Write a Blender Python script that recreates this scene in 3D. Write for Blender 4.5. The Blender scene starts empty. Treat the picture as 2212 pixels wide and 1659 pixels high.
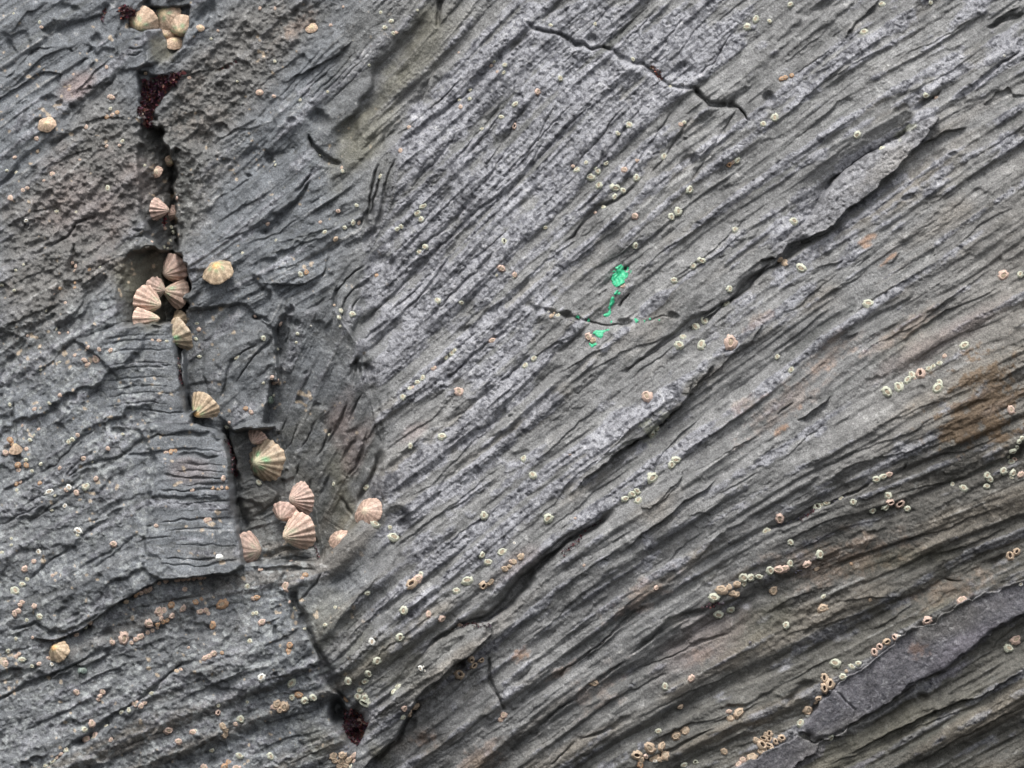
import bpy, math, random
import numpy as np
from mathutils import Vector, Matrix

# ------------------------------------------------------------------ camera, sky, sun, exposure
S = 0.0016                      # metres per picture unit (the frame is 1024 x 768 units on the rock plane)
DIST = 14.0
scene = bpy.context.scene
cam_data = bpy.data.cameras.new("camera")
cam = bpy.data.objects.new("camera", cam_data)
scene.collection.objects.link(cam)
cam.location = (0, -DIST, 0)
cam.rotation_euler = (math.radians(90), 0, 0)
cam_data.sensor_width = 36
cam_data.lens = 36 * DIST / (1024 * S)
cam_data.clip_start = 0.1
cam_data.clip_end = 100
scene.camera = cam
SUN_EL, SUN_AZ = 60, -8        # elevation, and degrees left of straight out from the rock
world = bpy.data.worlds.new("World"); scene.world = world; world.use_nodes = True
wn = world.node_tree; wn.nodes.clear()
sky = wn.nodes.new('ShaderNodeTexSky'); sky.sky_type = 'NISHITA'; sky.sun_disc = False
sky.sun_elevation = math.radians(SUN_EL); sky.sun_rotation = math.radians(180 - SUN_AZ)
sky.air_density = 1.0; sky.dust_density = 4.0; sky.ozone_density = 1.0
hsv = wn.nodes.new('ShaderNodeHueSaturation'); hsv.inputs['Saturation'].default_value = 0.28
bg = wn.nodes.new('ShaderNodeBackground'); bg.inputs['Strength'].default_value = 0.10
wo = wn.nodes.new('ShaderNodeOutputWorld')
wn.links.new(sky.outputs[0], hsv.inputs['Color']); wn.links.new(hsv.outputs[0], bg.inputs[0]); wn.links.new(bg.outputs[0], wo.inputs[0])
sun_data = bpy.data.lights.new("sun", 'SUN'); sun_data.energy = 1.25; sun_data.angle = math.radians(20)
sun_data.color = (1.0, 0.97, 0.93)
sun = bpy.data.objects.new("sun", sun_data); scene.collection.objects.link(sun)
_el, _az = math.radians(SUN_EL), math.radians(SUN_AZ)
sdir = Vector((math.sin(_az) * math.cos(_el), -math.cos(_az) * math.cos(_el), math.sin(_el)))   # towards the sun
sun.rotation_euler = sdir.to_track_quat('Z', 'Y').to_euler()
scene.view_settings.view_transform = 'Standard'; scene.view_settings.look = 'None'
scene.view_settings.gamma = 1; scene.view_settings.exposure = 1.1

# ------------------------------------------------------------------ helpers
rng = np.random.RandomState(7); random.seed(5)
def T(i, j, pts): return [(x / 8.64 + 256 * i, y / 8.64 + 192 * j) for x, y in pts]
def Q(i, j, pts): return [(x / 4.32 + 512 * i, y / 4.32 + 384 * j) for x, y in pts]

RES = 0.8
X0, X1, Y0, Y1 = -110.0, 1134.0, -84.0, 852.0
gx = np.arange(X0, X1, RES, dtype=np.float32); gy = np.arange(Y0, Y1, RES, dtype=np.float32)
NX, NY = len(gx), len(gy)
XX, YY = np.meshgrid(gx, gy)

def _wmat(n, step, scale):
    pos = np.arange(n) * step / scale
    k = np.floor(pos).astype(int); f = pos - k
    m = int(k.max()) + 4
    W = np.zeros((n, m), np.float32)
    r = np.arange(n)
    W[r, k] = (1 - f) ** 3 / 6; W[r, k + 1] = (3 * f ** 3 - 6 * f ** 2 + 4) / 6
    W[r, k + 2] = (-3 * f ** 3 + 3 * f ** 2 + 3 * f + 1) / 6; W[r, k + 3] = f ** 3 / 6
    return W
def vnoise(sx, sy=None):
    sy = sy or sx
    Wx = _wmat(NX, RES, sx); Wy = _wmat(NY, RES, sy)
    n = Wy @ rng.randn(Wy.shape[1], Wx.shape[1]).astype(np.float32) @ Wx.T
    return n / n.std()
def fbm(s, octaves=4, gain=0.55):
    o = 0; a = 1
    for k in range(octaves):
        o = o + a * vnoise(s); s /= 2.03; a *= gain
    return o / o.std()
def sstep(x, a, b):
    t = np.clip((x - a) / (b - a), 0, 1); return t * t * (3 - 2 * t)
def blur(a, r):
    r = max(1, int(r / RES))
    for ax in (0, 1):
        for _ in range(2):
            p = np.concatenate([np.repeat(np.take(a, [0], ax), r + 1, ax), a, np.repeat(np.take(a, [-1], ax), r, ax)], ax)
            c = np.cumsum(p, ax, dtype=np.float64); n = a.shape[ax]
            a = ((np.take(c, range(2 * r + 1, 2 * r + 1 + n), ax) - np.take(c, range(0, n), ax)) / (2 * r + 1)).astype(np.float32)
    return a

# traced outlines are wobbled so that they break like rock
WX = XX + 0.9 * vnoise(20) + 0.45 * vnoise(4)
WY = YY + 0.9 * vnoise(20) + 0.45 * vnoise(4)

def window(pts, m):
    xs = [p[0] for p in pts]; ys = [p[1] for p in pts]
    a = max(0, int((min(xs) - m - X0) / RES)); b = min(NX, int((max(xs) + m - X0) / RES) + 1)
    c = max(0, int((min(ys) - m - Y0) / RES)); d = min(NY, int((max(ys) + m - Y0) / RES) + 1)
    return slice(c, d), slice(a, b)
def polydist(pts, sl):
    """distance, signed side (+ = left of travel as seen), 0..1 along"""
    x = WX[sl]; y = WY[sl]
    best = np.full(x.shape, 1e9, np.float32); side = np.zeros_like(best); along = np.zeros_like(best)
    L = [0]
    for (ax, ay), (bx, by) in zip(pts, pts[1:]): L.append(L[-1] + math.hypot(bx - ax, by - ay))
    for k, ((ax, ay), (bx, by)) in enumerate(zip(pts, pts[1:])):
        dx, dy = bx - ax, by - ay; l2 = dx * dx + dy * dy + 1e-6
        t = np.clip(((x - ax) * dx + (y - ay) * dy) / l2, 0, 1)
        px = x - ax - t * dx; py = y - ay - t * dy
        d = px * px + py * py
        m = d < best
        best = np.where(m, d, best); side = np.where(m, -(dx * py - dy * px), side)
        along = np.where(m, (L[k] + t * math.sqrt(l2)) / max(L[-1], 1e-6), along)
    return np.sqrt(best), np.sign(side), along, L[-1]
def inside(pts, sl, x=None, y=None):
    x = WX[sl] if x is None else x; y = WY[sl] if y is None else y
    r = np.zeros(x.shape, bool)
    n = len(pts)
    for k in range(n):
        ax, ay = pts[k]; bx, by = pts[(k + 1) % n]
        if ay == by: continue
        c = ((ay > y) != (by > y)) & (x < (bx - ax) * (y - ay) / (by - ay) + ax)
        r ^= c
    return r
def ends(al, L, e=14):
    e = min(0.5, e / max(L, 1)); return sstep(al, 0, e) * sstep(1 - al, 0, e)

# ------------------------------------------------------------------ macro shape of the rock
BASE = [(0,0,-4),(120,0,-6),(250,60,-8),(0,200,2),(120,200,0),(0,384,12),(100,384,17),(0,600,20),(150,500,28),(130,440,24),(150,560,28),(110,560,25),(60,560,22),(100,500,23),(60,470,19),(125,345,20),(122,400,22),(0,680,8),(150,625,6),(60,660,7),(230,600,4),(100,640,7),(230,500,16),
 (0,768,6),(200,768,2),(100,720,5),(320,768,-4),(350,100,-9),(450,30,-9),(400,60,-9),(250,200,-9),(300,240,-9),(350,250,-7),(230,330,-12),(300,330,-9),
 (430,200,2),(390,330,2),(400,450,3),(500,300,0),(700,200,0),(700,100,0),(500,50,0),(1000,0,0),(1000,200,2),(800,400,4),
 (1000,400,2),(600,550,6),(400,600,6),(345,610,2),(1000,600,-4),(800,700,-4),(1000,768,-14),(600,768,0),(500,700,4),(150,300,6),(300,700,2)]
num = 0; den = 0
for (x, y, h) in BASE:
    w = 1.0 / (((XX - x) ** 2 + (YY - y) ** 2) / 2500 + 0.3) ** 2
    num = num + w * h; den = den + w
H = (num / den).astype(np.float32)
H += 2.5 * vnoise(90) + 1.2 * vnoise(40)

RAG, RAG2 = vnoise(5), vnoise(5)
PLANES = []   # (polygon, three points with height)
def plane(poly, a, mode='set'): PLANES.append((poly, a, mode))
# left mass and gully, top to bottom
plane(Q(0,0,[(175,155),(320,90),(430,55),(430,140),(350,170),(190,185)]), [(40,40,-9),(100,15,-9),(60,40,-7)])
plane(Q(0,0,[(170,120),(215,70),(325,80),(280,110),(205,145)]), [(45,25,-8),(70,18,-6),(50,33,-15)])
plane(Q(0,0,[(540,110),(550,60),(640,20),(810,20),(800,100),(765,195),(740,215),(690,120),(620,125)]), [(130,20,-15),(185,10,-13),(170,45,-18)])
plane(Q(0,0,[(510,290),(560,165),(620,120),(640,115),(625,190),(640,268),(540,295)]), [(120,65,-2),(145,28,6),(147,60,6)])
plane(Q(0,0,[(620,120),(690,108),(742,212),(718,252),(650,270),(636,265),(622,190)]), [(145,30,7),(147,60,7),(171,48,-16)])
plane(Q(0,0,[(592,300),(640,318),(782,305),(705,420),(655,520),(620,545),(600,440)]), [(140,80,-12),(175,72,-6),(145,125,-20)], 'rag')
plane(Q(0,0,[(600,540),(680,545),(740,700),(762,1080),(690,1090),(640,1000),(600,850),(585,700)]), [(139,185,-10),(172,185,-42),(150,250,-20)], 'rag')
plane(Q(0,0,[(740,640),(860,660),(820,780),(850,900),(800,1000),(770,1080),(745,900),(735,720)]), [(172,160,-15),(198,170,-5),(180,240,-18)], 'rag')
plane(Q(0,0,[(555,1085),(720,1080),(790,1115),(812,1340),(780,1400),(560,1405),(515,1410),(490,1300),(520,1180)]), [(116,300,4),(165,300,-42),(130,255,-12)], 'rag')
plane(Q(0,0,[(690,1120),(790,1120),(806,1250),(800,1400),(690,1400),(700,1250)]), [(165,260,-52),(185,260,-56),(170,320,-50)], 'rag')
# block with its top above the dark hollow, then the stacked block below
plane(Q(0,0,[(330,1470),(440,1440),(520,1415),(620,1405),(740,1400),(760,1540),(800,1795),(640,1845),(530,1800),(545,1659)]), [(128,330,15),(175,330,9),(150,420,13)])
plane(Q(0,1,[(600,190),(780,150),(950,155),(960,200),(1000,330),(1000,440),(1040,600),(1065,780),(1000,822),(700,842),(640,800),(640,560),(680,320)]), [(150,480,21),(232,480,13),(200,560,18)])
# rocks right of the gully
plane(Q(0,0,[(800,1330),(880,1220),(1090,1070),(1130,1180),(1200,1270),(1260,1330),(1180,1420),(1050,1310),(880,1330),(830,1400)]), [(190,305,-8),(250,250,-2),(275,325,-6)])
plane(Q(0,0,[(790,1340),(880,1330),(1050,1310),(1172,1420),(1190,1700),(1150,1800),(1000,1860),(960,1820),(925,1730),(800,1790)]), [(186,340,-22),(270,330,-8),(225,420,-18)])
plane(Q(0,0,[(930,1560),(1000,1500),(1170,1430),(1190,1700),(1100,1770),(1010,1659)]), [(220,360,-15),(270,330,-8),(250,405,-20)])
plane(Q(0,1,[(830,130),(925,60),(960,160),(1010,200),(960,220),(820,170)]), [(190,410,-20),(220,405,-18),(222,432,-24)])
plane(Q(0,1,[(965,180),(1020,205),(1190,175),(1235,330),(1360,560),(1385,765),(1110,770),(1062,780),(1030,560),(1000,400)]), [(231,470,-30),(320,550,-22),(250,560,-30)])
plane(Q(0,1,[(1030,400),(1090,390),(1200,470),(1200,500),(1120,560),(1045,610),(1020,480)]), [(240,480,-22),(275,500,-20),(245,520,-28)])
plane(Q(0,1,[(1170,0),(1590,0),(1622,200),(1647,290),(1640,500),(1530,612),(1385,765),(1355,560),(1230,330),(1195,180),(1130,160)]), [(290,480,-38),(380,460,-4),(300,384,-20)])
plane(Q(0,0,[(1180,1420),(1262,1345),(1330,1345),(1430,1305),(1552,1480),(1590,1665),(1200,1665)]), [(290,480,-38),(380,460,-4),(300,384,-20)])
# long dark slope above the blade, and the dark right end of the lower crack
plane(T(3,0,[(60,1720),(160,1659),(500,1400),(870,1110),(1200,930),(1290,955),(1200,1150),(870,1310),(700,1420),(510,1659),(420,1780),(200,2020)]), [(870,130,3),(905,115,3),(872,170,-20)], 'fade')

def lean(x, y):                                    # the face leans back above and turns under at the lower right
    v = 0.35 * x + y - 740
    return -0.12 * np.clip(384 - y, -420, 1000) - 0.28 * np.clip(v, 0, 700) * sstep(v, -20, 60)
tilt = lean(XX, YY)
for poly, a, mode in PLANES:
    sl = window(poly, 8)
    ins = (inside(poly, sl, WX[sl] + 1.8 * RAG[sl], WY[sl] + 1.8 * RAG2[sl]) if mode == 'rag' else inside(poly, sl)).astype(np.float32)
    if mode == 'fade': ins = ins * sstep(XX[sl], 776, 862)
    A = np.array([[p[0], p[1], 1] for p in a], float); c = np.linalg.solve(A, np.array([p[2] for p in a], float))
    v = (c[0] * XX[sl] + c[1] * YY[sl] + c[2]).astype(np.float32)
    H[sl] += (v * 1.45 + 2 - H[sl]) * ins
H = blur(H, 0.9)

# ------------------------------------------------------------------ traced edges, cracks, flakes
def crack(pts, w=3, d=6, e=14):
    w = w * 0.5
    sl = window(pts, w * 5 + 4); dd, s, al, L = polydist(pts, sl)
    wv = w * (0.75 + 0.35 * NZ[sl]).clip(0.3, 2)
    f = 1 / (1 + (dd / wv) ** 4)
    H[sl] -= d * f * ends(al, L, e)
def step(pts, h=5, w=25, e=18, drop=0.0, dw=8):
    """rock on the upper left of the line stands proud by h, fading over w; below it a short undercut"""
    sl = window(pts, w * 2.5 + 6); dd, s, al, L = polydist(pts, sl)
    up = s > 0
    if h < 4: e = max(e, 0.4 * L); drop *= 0.6; h *= 0.7
    hv = h * (1 + 0.25 * NZ[sl])
    f = np.where(up, np.exp(-dd / w) * sstep(dd, -0.6, 0.9), 0)
    g = np.where(up, 0, -drop * np.exp(-dd / dw))
    H[sl] += (hv * f + g) * ends(al, L, e)
def ridge(pts, h=4, w=6, e=18):
    sl = window(pts, w * 3); dd, s, al, L = polydist(pts, sl)
    H[sl] += h * np.exp(-(dd / w) ** 2) * ends(al, L, e)
def pit(x, y, rx, ry, d, ang=0, p=1.5):
    sl = window([(x, y)], max(rx, ry) * 2 + 4)
    a = math.radians(ang); u = (WX[sl] - x) * math.cos(a) - (WY[sl] - y) * math.sin(a); v = (WX[sl] - x) * math.sin(a) + (WY[sl] - y) * math.cos(a)
    r = np.sqrt((u / rx) ** 2 + (v / ry) ** 2)
    H[sl] -= d * (1 - sstep(r, 0.35, 1.15))
def slab(pts, h, fade=None):
    """raised flake; fade=(x0,y0,x1,y1): height goes 0 -> h from the first point to the second"""
    sl = window(pts, 8); ins = inside(pts, sl).astype(np.float32)
    if fade:
        x0, y0, x1, y1 = fade; dx, dy = x1 - x0, y1 - y0
        ins = ins * sstep(((XX[sl] - x0) * dx + (YY[sl] - y0) * dy) / (dx * dx + dy * dy), 0, 1)
    H[sl] += h * ins
NZ = vnoise(14)

# ------------------------------------------------------------------ bedding: streaks that follow the layering of the slate
ANG = [(0,0,38),(60,60,36),(130,100,45),(60,180,42),(200,60,40),(200,120,38),(330,40,45),(420,60,46),(330,150,47),(260,160,45),(290,210,32),(340,230,27),
 (250,200,42),(430,150,44),(400,220,47),(470,260,45),(420,330,43),(480,400,40),(430,480,38),(560,60,43),(600,150,43),(650,30,42),(720,60,38),(800,30,35),
 (900,60,34),(1000,30,36),(560,250,42),(650,200,42),(700,250,40),(620,330,38),(760,150,38),(860,160,36),(960,150,35),(1000,250,33),(850,280,36),
 (760,350,36),(900,350,33),(1010,350,27),(700,420,36),(620,450,36),(540,500,38),(640,530,36),(760,480,33),(860,450,27),(960,430,21),(1000,520,19),
 (880,520,19),(800,560,24),(700,600,33),(600,640,36),(500,600,38),(420,560,38),(370,560,42),(345,630,52),(400,700,37),(480,680,39),(560,720,36),(640,720,32),
 (740,680,27),(800,740,22),(900,700,31),(980,640,28),(1000,740,28),(940,580,30),(40,300,32),(100,280,37),(60,400,38),(120,350,32),(60,480,35),
 (100,450,34),(40,560,28),(120,560,32),(60,640,21),(160,640,21),(250,640,17),(300,680,18),(100,720,25),(250,740,22),(320,740,25),(200,600,17),
 (300,600,8),(250,590,5),(280,260,28),(240,300,30)]
num = 0; den = 0; nc = 0
for (x, y, a) in ANG:
    w = 1.0 / (((XX - x) ** 2 + (YY - y) ** 2) / 900 + 0.3) ** 2
    num = num + w * math.cos(math.radians(a)); nc = nc + w * math.sin(math.radians(a))
TH = np.arctan2(nc, num).astype(np.float32)
TH += math.radians(1.8) * vnoise(70) + math.radians(0.6) * vnoise(34)
def setang(poly, a, jit=2):
    sl = window(poly, 4); m = inside(poly, sl)
    TH[sl] = np.where(m, math.radians(a) + math.radians(jit) * NZ[sl] * 0.5, TH[sl])
setang(Q(0,1,[(680,100),(780,150),(950,155),(1000,330),(1040,600),(1065,780),(1000,822),(760,840),(640,800),(620,560),(680,320),(640,250)]), -2, 1)
setang(Q(0,0,[(610,1440),(740,1400),(760,1540),(800,1795),(600,1840),(530,1780),(580,1600)]), -4, 1)
setang(Q(0,1,[(1170,0),(1590,0),(1622,200),(1647,290),(1640,500),(1530,612),(1385,765),(1355,560),(1230,330),(1195,180)]), 60)
setang(Q(0,0,[(1130,1180),(1200,1270),(1330,1340),(1430,1300),(1552,1480),(1590,1659),(1200,1659),(1180,1420)]), 62)
setang(Q(0,0,[(1550,1060),(1560,940),(1600,720),(1720,640),(1730,760),(1680,900),(1600,1080)]), 72)
setang(Q(0,0,[(1430,1300),(1450,1200),(1560,1120),(1560,1360),(1540,1480)]), 68)
setang(Q(0,0,[(790,1340),(1050,1310),(1172,1420),(1190,1700),(1000,1860),(960,1820),(925,1730),(800,1790)]), 42)
CT, ST = np.cos(TH), np.sin(TH)

def lic(sources, steps, ds=1.3):
    """smear each noise along the bedding; a source is (noise, reach in steps)"""
    outs = [s[0].copy() for s in sources]; cnt = [1.0] * len(sources)
    for sgn in (1, -1):
        px = ((XX - X0) / RES).astype(np.float32); py = ((YY - Y0) / RES).astype(np.float32)
        ix = np.broadcast_to(np.arange(NX), XX.shape); iy = np.broadcast_to(np.arange(NY)[:, None], XX.shape)
        for k in range(steps):
            px = px + sgn * ds / RES * CT[iy, ix]; py = py - sgn * ds / RES * ST[iy, ix]
            ix = np.clip(np.rint(px), 0, NX - 1).astype(np.int32); iy = np.clip(np.rint(py), 0, NY - 1).astype(np.int32)
            for q, (n, reach) in enumerate(sources):
                if k < reach: outs[q] += n[iy, ix]; cnt[q] += 1
    r = []
    for o in outs:
        o = o - blur(o, 40); r.append((o / o.std()).astype(np.float32))
    return r
LF, LM, LC, LX, LS_, LL = lic([(vnoise(1.6), 22), (vnoise(3.0), 90), (vnoise(6), 100), (vnoise(13, 11), 130), (vnoise(2.3), 150), (vnoise(4.0), 150)], 150, 1.4)

def shingle(n, K, c):
    """each rib rises slowly from the upper left and breaks off sharply on its lower right"""
    px = ((XX - X0) / RES).astype(np.float32); py = ((YY - Y0) / RES).astype(np.float32); o = n.copy()
    for k in range(1, K):
        ix = np.clip(np.rint(px + k * ST), 0, NX - 1).astype(np.int32); iy = np.clip(np.rint(py + k * CT), 0, NY - 1).astype(np.int32)
        o = np.maximum(o, n[iy, ix] - c * k)
    return o - o.mean()
S1 = shingle(LM + 0.25 * LF, 11, 0.20); S2 = shingle(LC + 0.3 * LM, 22, 0.10); S3 = shingle(LF, 5, 0.35); S4 = shingle(LX + 0.1 * LM, 34, 0.06)
def zone(items, soft=6):
    m = np.zeros_like(H)
    for poly, v in items:
        sl = window(poly, 4); ins = inside(poly, sl)
        m[sl] = np.where(ins, v, m[sl])
    return blur(m, soft)
rough = zone(soft=12, items=[(Q(0,0,[(0,900),(200,700),(330,480),(500,430),(600,560),(600,900),(560,1080),(480,1200),(300,1350),(100,1500),(0,1560)]), 1.0),
              (Q(0,0,[(650,500),(780,320),(900,180),(1000,0),(1440,0),(1240,250),(1100,420),(900,640),(740,640)]), 1.0),
              (Q(0,0,[(735,640),(900,640),(1060,640),(900,800),(860,1000),(770,1080)]), 0.7),
              (Q(0,0,[(200,400),(480,330),(560,460),(400,520)]), 0.6),
              (Q(0,0,[(600,540),(690,560),(860,660),(850,900),(790,1100),(640,1000),(585,700)]), 0.9), (Q(0,0,[(555,1085),(720,1080),(790,1115),(812,1340),(780,1400),(515,1410),(490,1300),(520,1180)]), 0.35), (T(0,3,[(0,0),(1000,200),(2212,300),(2212,1200),(1500,1659),(0,1659)]), 0.2), (T(0,2,[(0,500),(900,500),(1250,900),(1000,1400),(0,1659)]), 0.2),
              (T(0,1,[(0,1400),(700,1000),(900,1300),(300,1659),(0,1659)]), 0.3), (T(3,2,[(1000,900),(1900,700),(2100,1300),(500,1500)]), 0.25), (T(3,3,[(0,0),(700,50),(800,400),(0,700)]), 0.35)])
calm = zone([(T(3,0,[(-600,1900),(0,1200),(2212,300),(2212,8000),(-1500,8000),(-1500,3300)]), 0.38),(Q(0,0,[(1500,60),(1880,0),(1880,100),(1700,330),(1560,620),(1480,760),(1330,640),(1400,420)]), 0.8),
             (Q(0,1,[(1170,0),(1590,0),(1640,500),(1385,765),(1230,330)]), 0.55),
             (Q(0,0,[(790,1340),(1050,1310),(1172,1420),(1190,1700),(960,1820)]), 0.6),
             (Q(0,1,[(680,120),(950,155),(1040,600),(1065,780),(760,840),(640,700)]), 0.8),
             (Q(0,0,[(610,1440),(740,1400),(800,1795),(600,1840)]), 0.75),
             (Q(0,0,[(500,1100),(720,1090),(740,1400),(500,1400)]), 0.7),
             (T(0,0,[(350,310),(640,170),(860,110),(860,280),(700,340),(430,370)]), 1.0),
             (Q(0,1,[(1300,900),(1500,620),(1640,560),(1500,850),(1400,1050),(1560,1400),(1400,1200)]), 0.55),
             (T(2,2,[(1200,1659),(1500,1300),(2212,900),(2212,1659)]), 0.4), (T(2,3,[(1000,300),(2212,-100),(4400,-600),(4400,1800),(600,1659)]), 0.7), (T(3,2,[(0,1300),(1000,700),(2400,300),(2400,1700),(0,1700)]), 0.6), (T(3,1,[(0,1300),(1300,500),(2300,0),(2300,1000),(900,1700),(0,1700)]), 0.6),
             (T(2,3,[(0,700),(300,300),(900,200),(1200,0),(600,0),(0,400)]), 0.35),
             (T(1,3,[(1600,1000),(2000,500),(2212,400),(2212,1200),(1700,1500)]), 0.5),
             (T(3,3,[(500,1200),(1900,500),(2212,400),(2212,800),(1200,1400)]), 0.5)])
F1 = fbm(16, 5, 0.62); F2 = fbm(5, 3, 0.7); F3 = vnoise(1.9)
# pitted crust sits on the proud ribs, mostly right of the gully
crustw = zone([(Q(0,0,[(1560,1400),(1600,900),(1740,560),(2000,250),(2212,0),(2300,0),(2300,1700),(1600,1700)]), 1.2),
               (T(2,0,[(0,0),(1500,0),(2212,400),(1500,900),(1200,1659),(0,1659)]), 1.2), (T(2,1,[(0,0),(900,0),(400,900),(0,1200)]), 1.0),
               (T(3,0,[(0,0),(2212,0),(2212,600),(0,1659)]), 0.35), (T(3,0,[(480,1700),(700,1420),(1330,1050),(1480,1000),(1220,1350),(900,1659)]), 2.0),
               (T(3,1,[(-200,600),(400,0),(850,0),(560,260),(100,480)]), 1.8), (T(1,2,[(1000,900),(2212,0),(2212,1659),(1200,1659)]), 0.9),
               (T(2,2,[(0,0),(1400,0),(600,900),(0,1400)]), 0.5), (T(2,2,[(400,1659),(1200,700),(1700,200),(1500,100),(700,1000),(200,1659)]), 1.2),
               (T(1,3,[(600,500),(1400,0),(2212,0),(1500,700),(900,1500),(900,900)]), 0.4),
               (T(0,2,[(0,800),(900,500),(1300,700),(1100,1300),(400,1659),(0,1659)]), 0.3), (T(0,3,[(0,1659),(0,900),(2212,300),(2212,1659)]), 0.3),
               (T(3,3,[(300,1340),(540,990),(740,850),(1000,680),(1350,420),(2212,60),(2212,330),(1950,480),(1300,920),(880,1220),(430,1440)]), 2.2),
               (T(3,3,[(-100,1600),(0,1510),(250,1400),(460,1480),(200,1659)]), 2.2), (T(3,1,[(0,1000),(900,300),(1200,300),(100,1659),(0,1659)]), 0.3)], 12)
crust = sstep(0.55 * LC + 0.35 * LM + 0.35 * F1 + 1.5 * (crustw - 0.55), -0.2, 0.5) * (1 - 0.8 * rough)

swest = zone([(T(0,1,[(-300,1300),(500,1000),(1000,900),(1400,1659),(1400,4800),(3000,4800),(2600,3000),(2000,2900),(-300,4900)]), 1.0), (T(0,3,[(-300,-400),(1300,-500),(1500,400),(2212,300),(2600,1000),(3000,1900),(-300,1900)]), 1.0)], 8)
swest *= 1 - zone([(Q(0,1,[(690,170),(950,155),(1040,600),(1065,780),(800,830),(690,700)]), 0.8)], 3)
amp = (1 - 0.65 * rough) * (1 - 0.75 * calm) * (1 - 0.45 * swest) * (1 - 0.3 * (1 - sstep(XX, 300, 400)))
g1 = np.exp(-np.abs(LM + 0.25 * F3) / 0.16); g2 = np.exp(-np.abs(LL + 0.35 + 0.15 * F3) / 0.10)
G3 = sstep(vnoise(22), -0.6, 0.8); G4 = sstep(vnoise(30), -0.7, 0.6)
FLATP = [T(3,3,[(370,1245),(480,1060),(545,985),(740,845),(1000,680),(1160,540),(1330,430),(1460,400),(1500,360),(1700,260),(1900,160),(2212,50),(2900,-200),(2900,100),(2212,360),(2080,430),(1950,490),(1880,570),(1700,680),(1560,790),(1300,920),(1090,1080),(880,1220),(740,1280),(560,1420),(430,1450),(290,1345)]),
         T(3,3,[(-700,1900),(-100,1560),(0,1520),(100,1460),(260,1395),(330,1430),(465,1480),(400,1560),(250,1640),(100,1780)])]
flat = zone([(p, 1.0) for p in FLATP], 2)
blade = zone([(T(3,0,[(510,1659),(700,1420),(870,1310),(1110,1210),(1330,1050),(1500,985),(1450,1090),(1220,1350),(1050,1490),(700,1789),(370,2029),(80,2219),(60,2130),(200,2029)]), 1.0)], 2)
amp = amp * (1 - 0.88 * flat) * (1 - 0.45 * blade); rough = rough * (1 - flat)
crust = np.maximum(crust, np.maximum(0.85 * flat, 0.95 * blade))
shade = (1 + 0.35 * NZ).clip(0.3, 2)
H += amp * shade * (0.95 * S2 + 1.0 * S1 * (0.5 + 0.5 * G4) + 0.3 * S3 - 0.9 * g1 * (0.4 + 0.6 * G3) - 1.7 * g2 * G4)
H += rough * (1.5 * F1 + 0.95 * F2 + 0.4 * F3 + 0.5 * LM) + (1 - rough) * (0.35 * F1 + 0.12 * F2 * (1 - calm)) + 0.07 * F3
eastz = blur(sstep(0.55 * XX + YY, 620, 900), 10) * (1 - flat) * (1 - blade)
H += 3.0 * S4 * eastz
amp = amp * (1 - 0.25 * eastz)
slabz = sstep(crustw, 0.5, 1.0) * (1 - flat) * (1 - blade) * (1 - 0.5 * eastz)
H -= slabz * 1.25 * np.exp(-np.abs(LS_) / 0.16) * (0.5 + 0.5 * G4)
H += slabz * 0.45 * shingle(LS_, 7, 0.3)
# fracture blocks: the stone parts along its bedding into plates of slightly different height and tilt
def blocks(n, region, stretch, size, dh, dt, wobble=1.0):
    best = np.full(XX.shape, 1e9, np.float32); val = np.zeros_like(XX)
    x = XX + wobble * 1.6 * RAG + 0.8 * F3; y = YY + wobble * 1.6 * RAG2
    for _ in range(n):
        cx = rng.uniform(region[0], region[2]); cy = rng.uniform(region[1], region[3])
        i = int((cx - X0) / RES); j = int((cy - Y0) / RES); th = TH[j, i]; c, s = math.cos(th), math.sin(th)
        sz = size * rng.uniform(0.7, 1.4); R = sz * stretch * 1.6
        a0 = rng.uniform(-1, 1) * dh; a1 = rng.uniform(-1, 1) * dt; a2 = rng.uniform(-1, 1) * dt * 0.4
        sl = window([(cx, cy)], R)
        u = (x[sl] - cx) * c - (y[sl] - cy) * s; v = (x[sl] - cx) * s + (y[sl] - cy) * c
        d = np.maximum(np.abs(u) / stretch, np.abs(v)) / sz + 0.25 * np.hypot(u / stretch, v) / sz
        m = d < best[sl]
        best[sl] = np.where(m, d, best[sl]); val[sl] = np.where(m, a0 + a1 * v + a2 * u, val[sl])
    return np.where(best < 50, val, 0)
westw = (1 - sstep(XX, 300, 400)) * (1 - 0.8 * calm)
H += westw * blur(blocks(330, (-40, -40, 420, 800), 1.9, 15, 3.0, 0.16), 0.8)
H += (1 - westw) * (1 - 0.5 * crust) * (1 - flat) * (1 - blade) * blur(blocks(1300, (280, -40, 1064, 800), 7.0, 5.5, 1.1, 0.12, 0.5), 0.6)
H += westw * 0.8 * blur(blocks(900, (-40, -40, 420, 800), 4.0, 5, 1.0, 0.10, 0.5), 0.6)
# shingles: thin sheets ending in ragged lips
sh = LC * 0.7 + LL * 0.6 + 0.25 * F1
for lv in (-0.9, -0.2, 0.5, 1.2):
    H += amp * 0.25 * sstep(sh, lv, lv + 0.12)
# pits in the crust
pn = vnoise(2.0); pn2 = vnoise(3.3)
pits = sstep(pn, 1.05, 1.9) + 0.9 * sstep(pn2, 1.55, 2.3)
H += crust * (1 - 0.7 * flat) * (0.4 - 1.25 * pits + 0.06 * F3)
H -= (1 - crust) * (1 - calm) * 0.8 * sstep(pn2, 1.3, 2.2) * (0.4 + rough)
pw = vnoise(2.3); pw2 = vnoise(4.0)
H -= swest * (0.9 * sstep(pw, 0.6, 1.6) + 1.2 * sstep(pw2, 1.2, 2.2) - 0.1 * F1)

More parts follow.
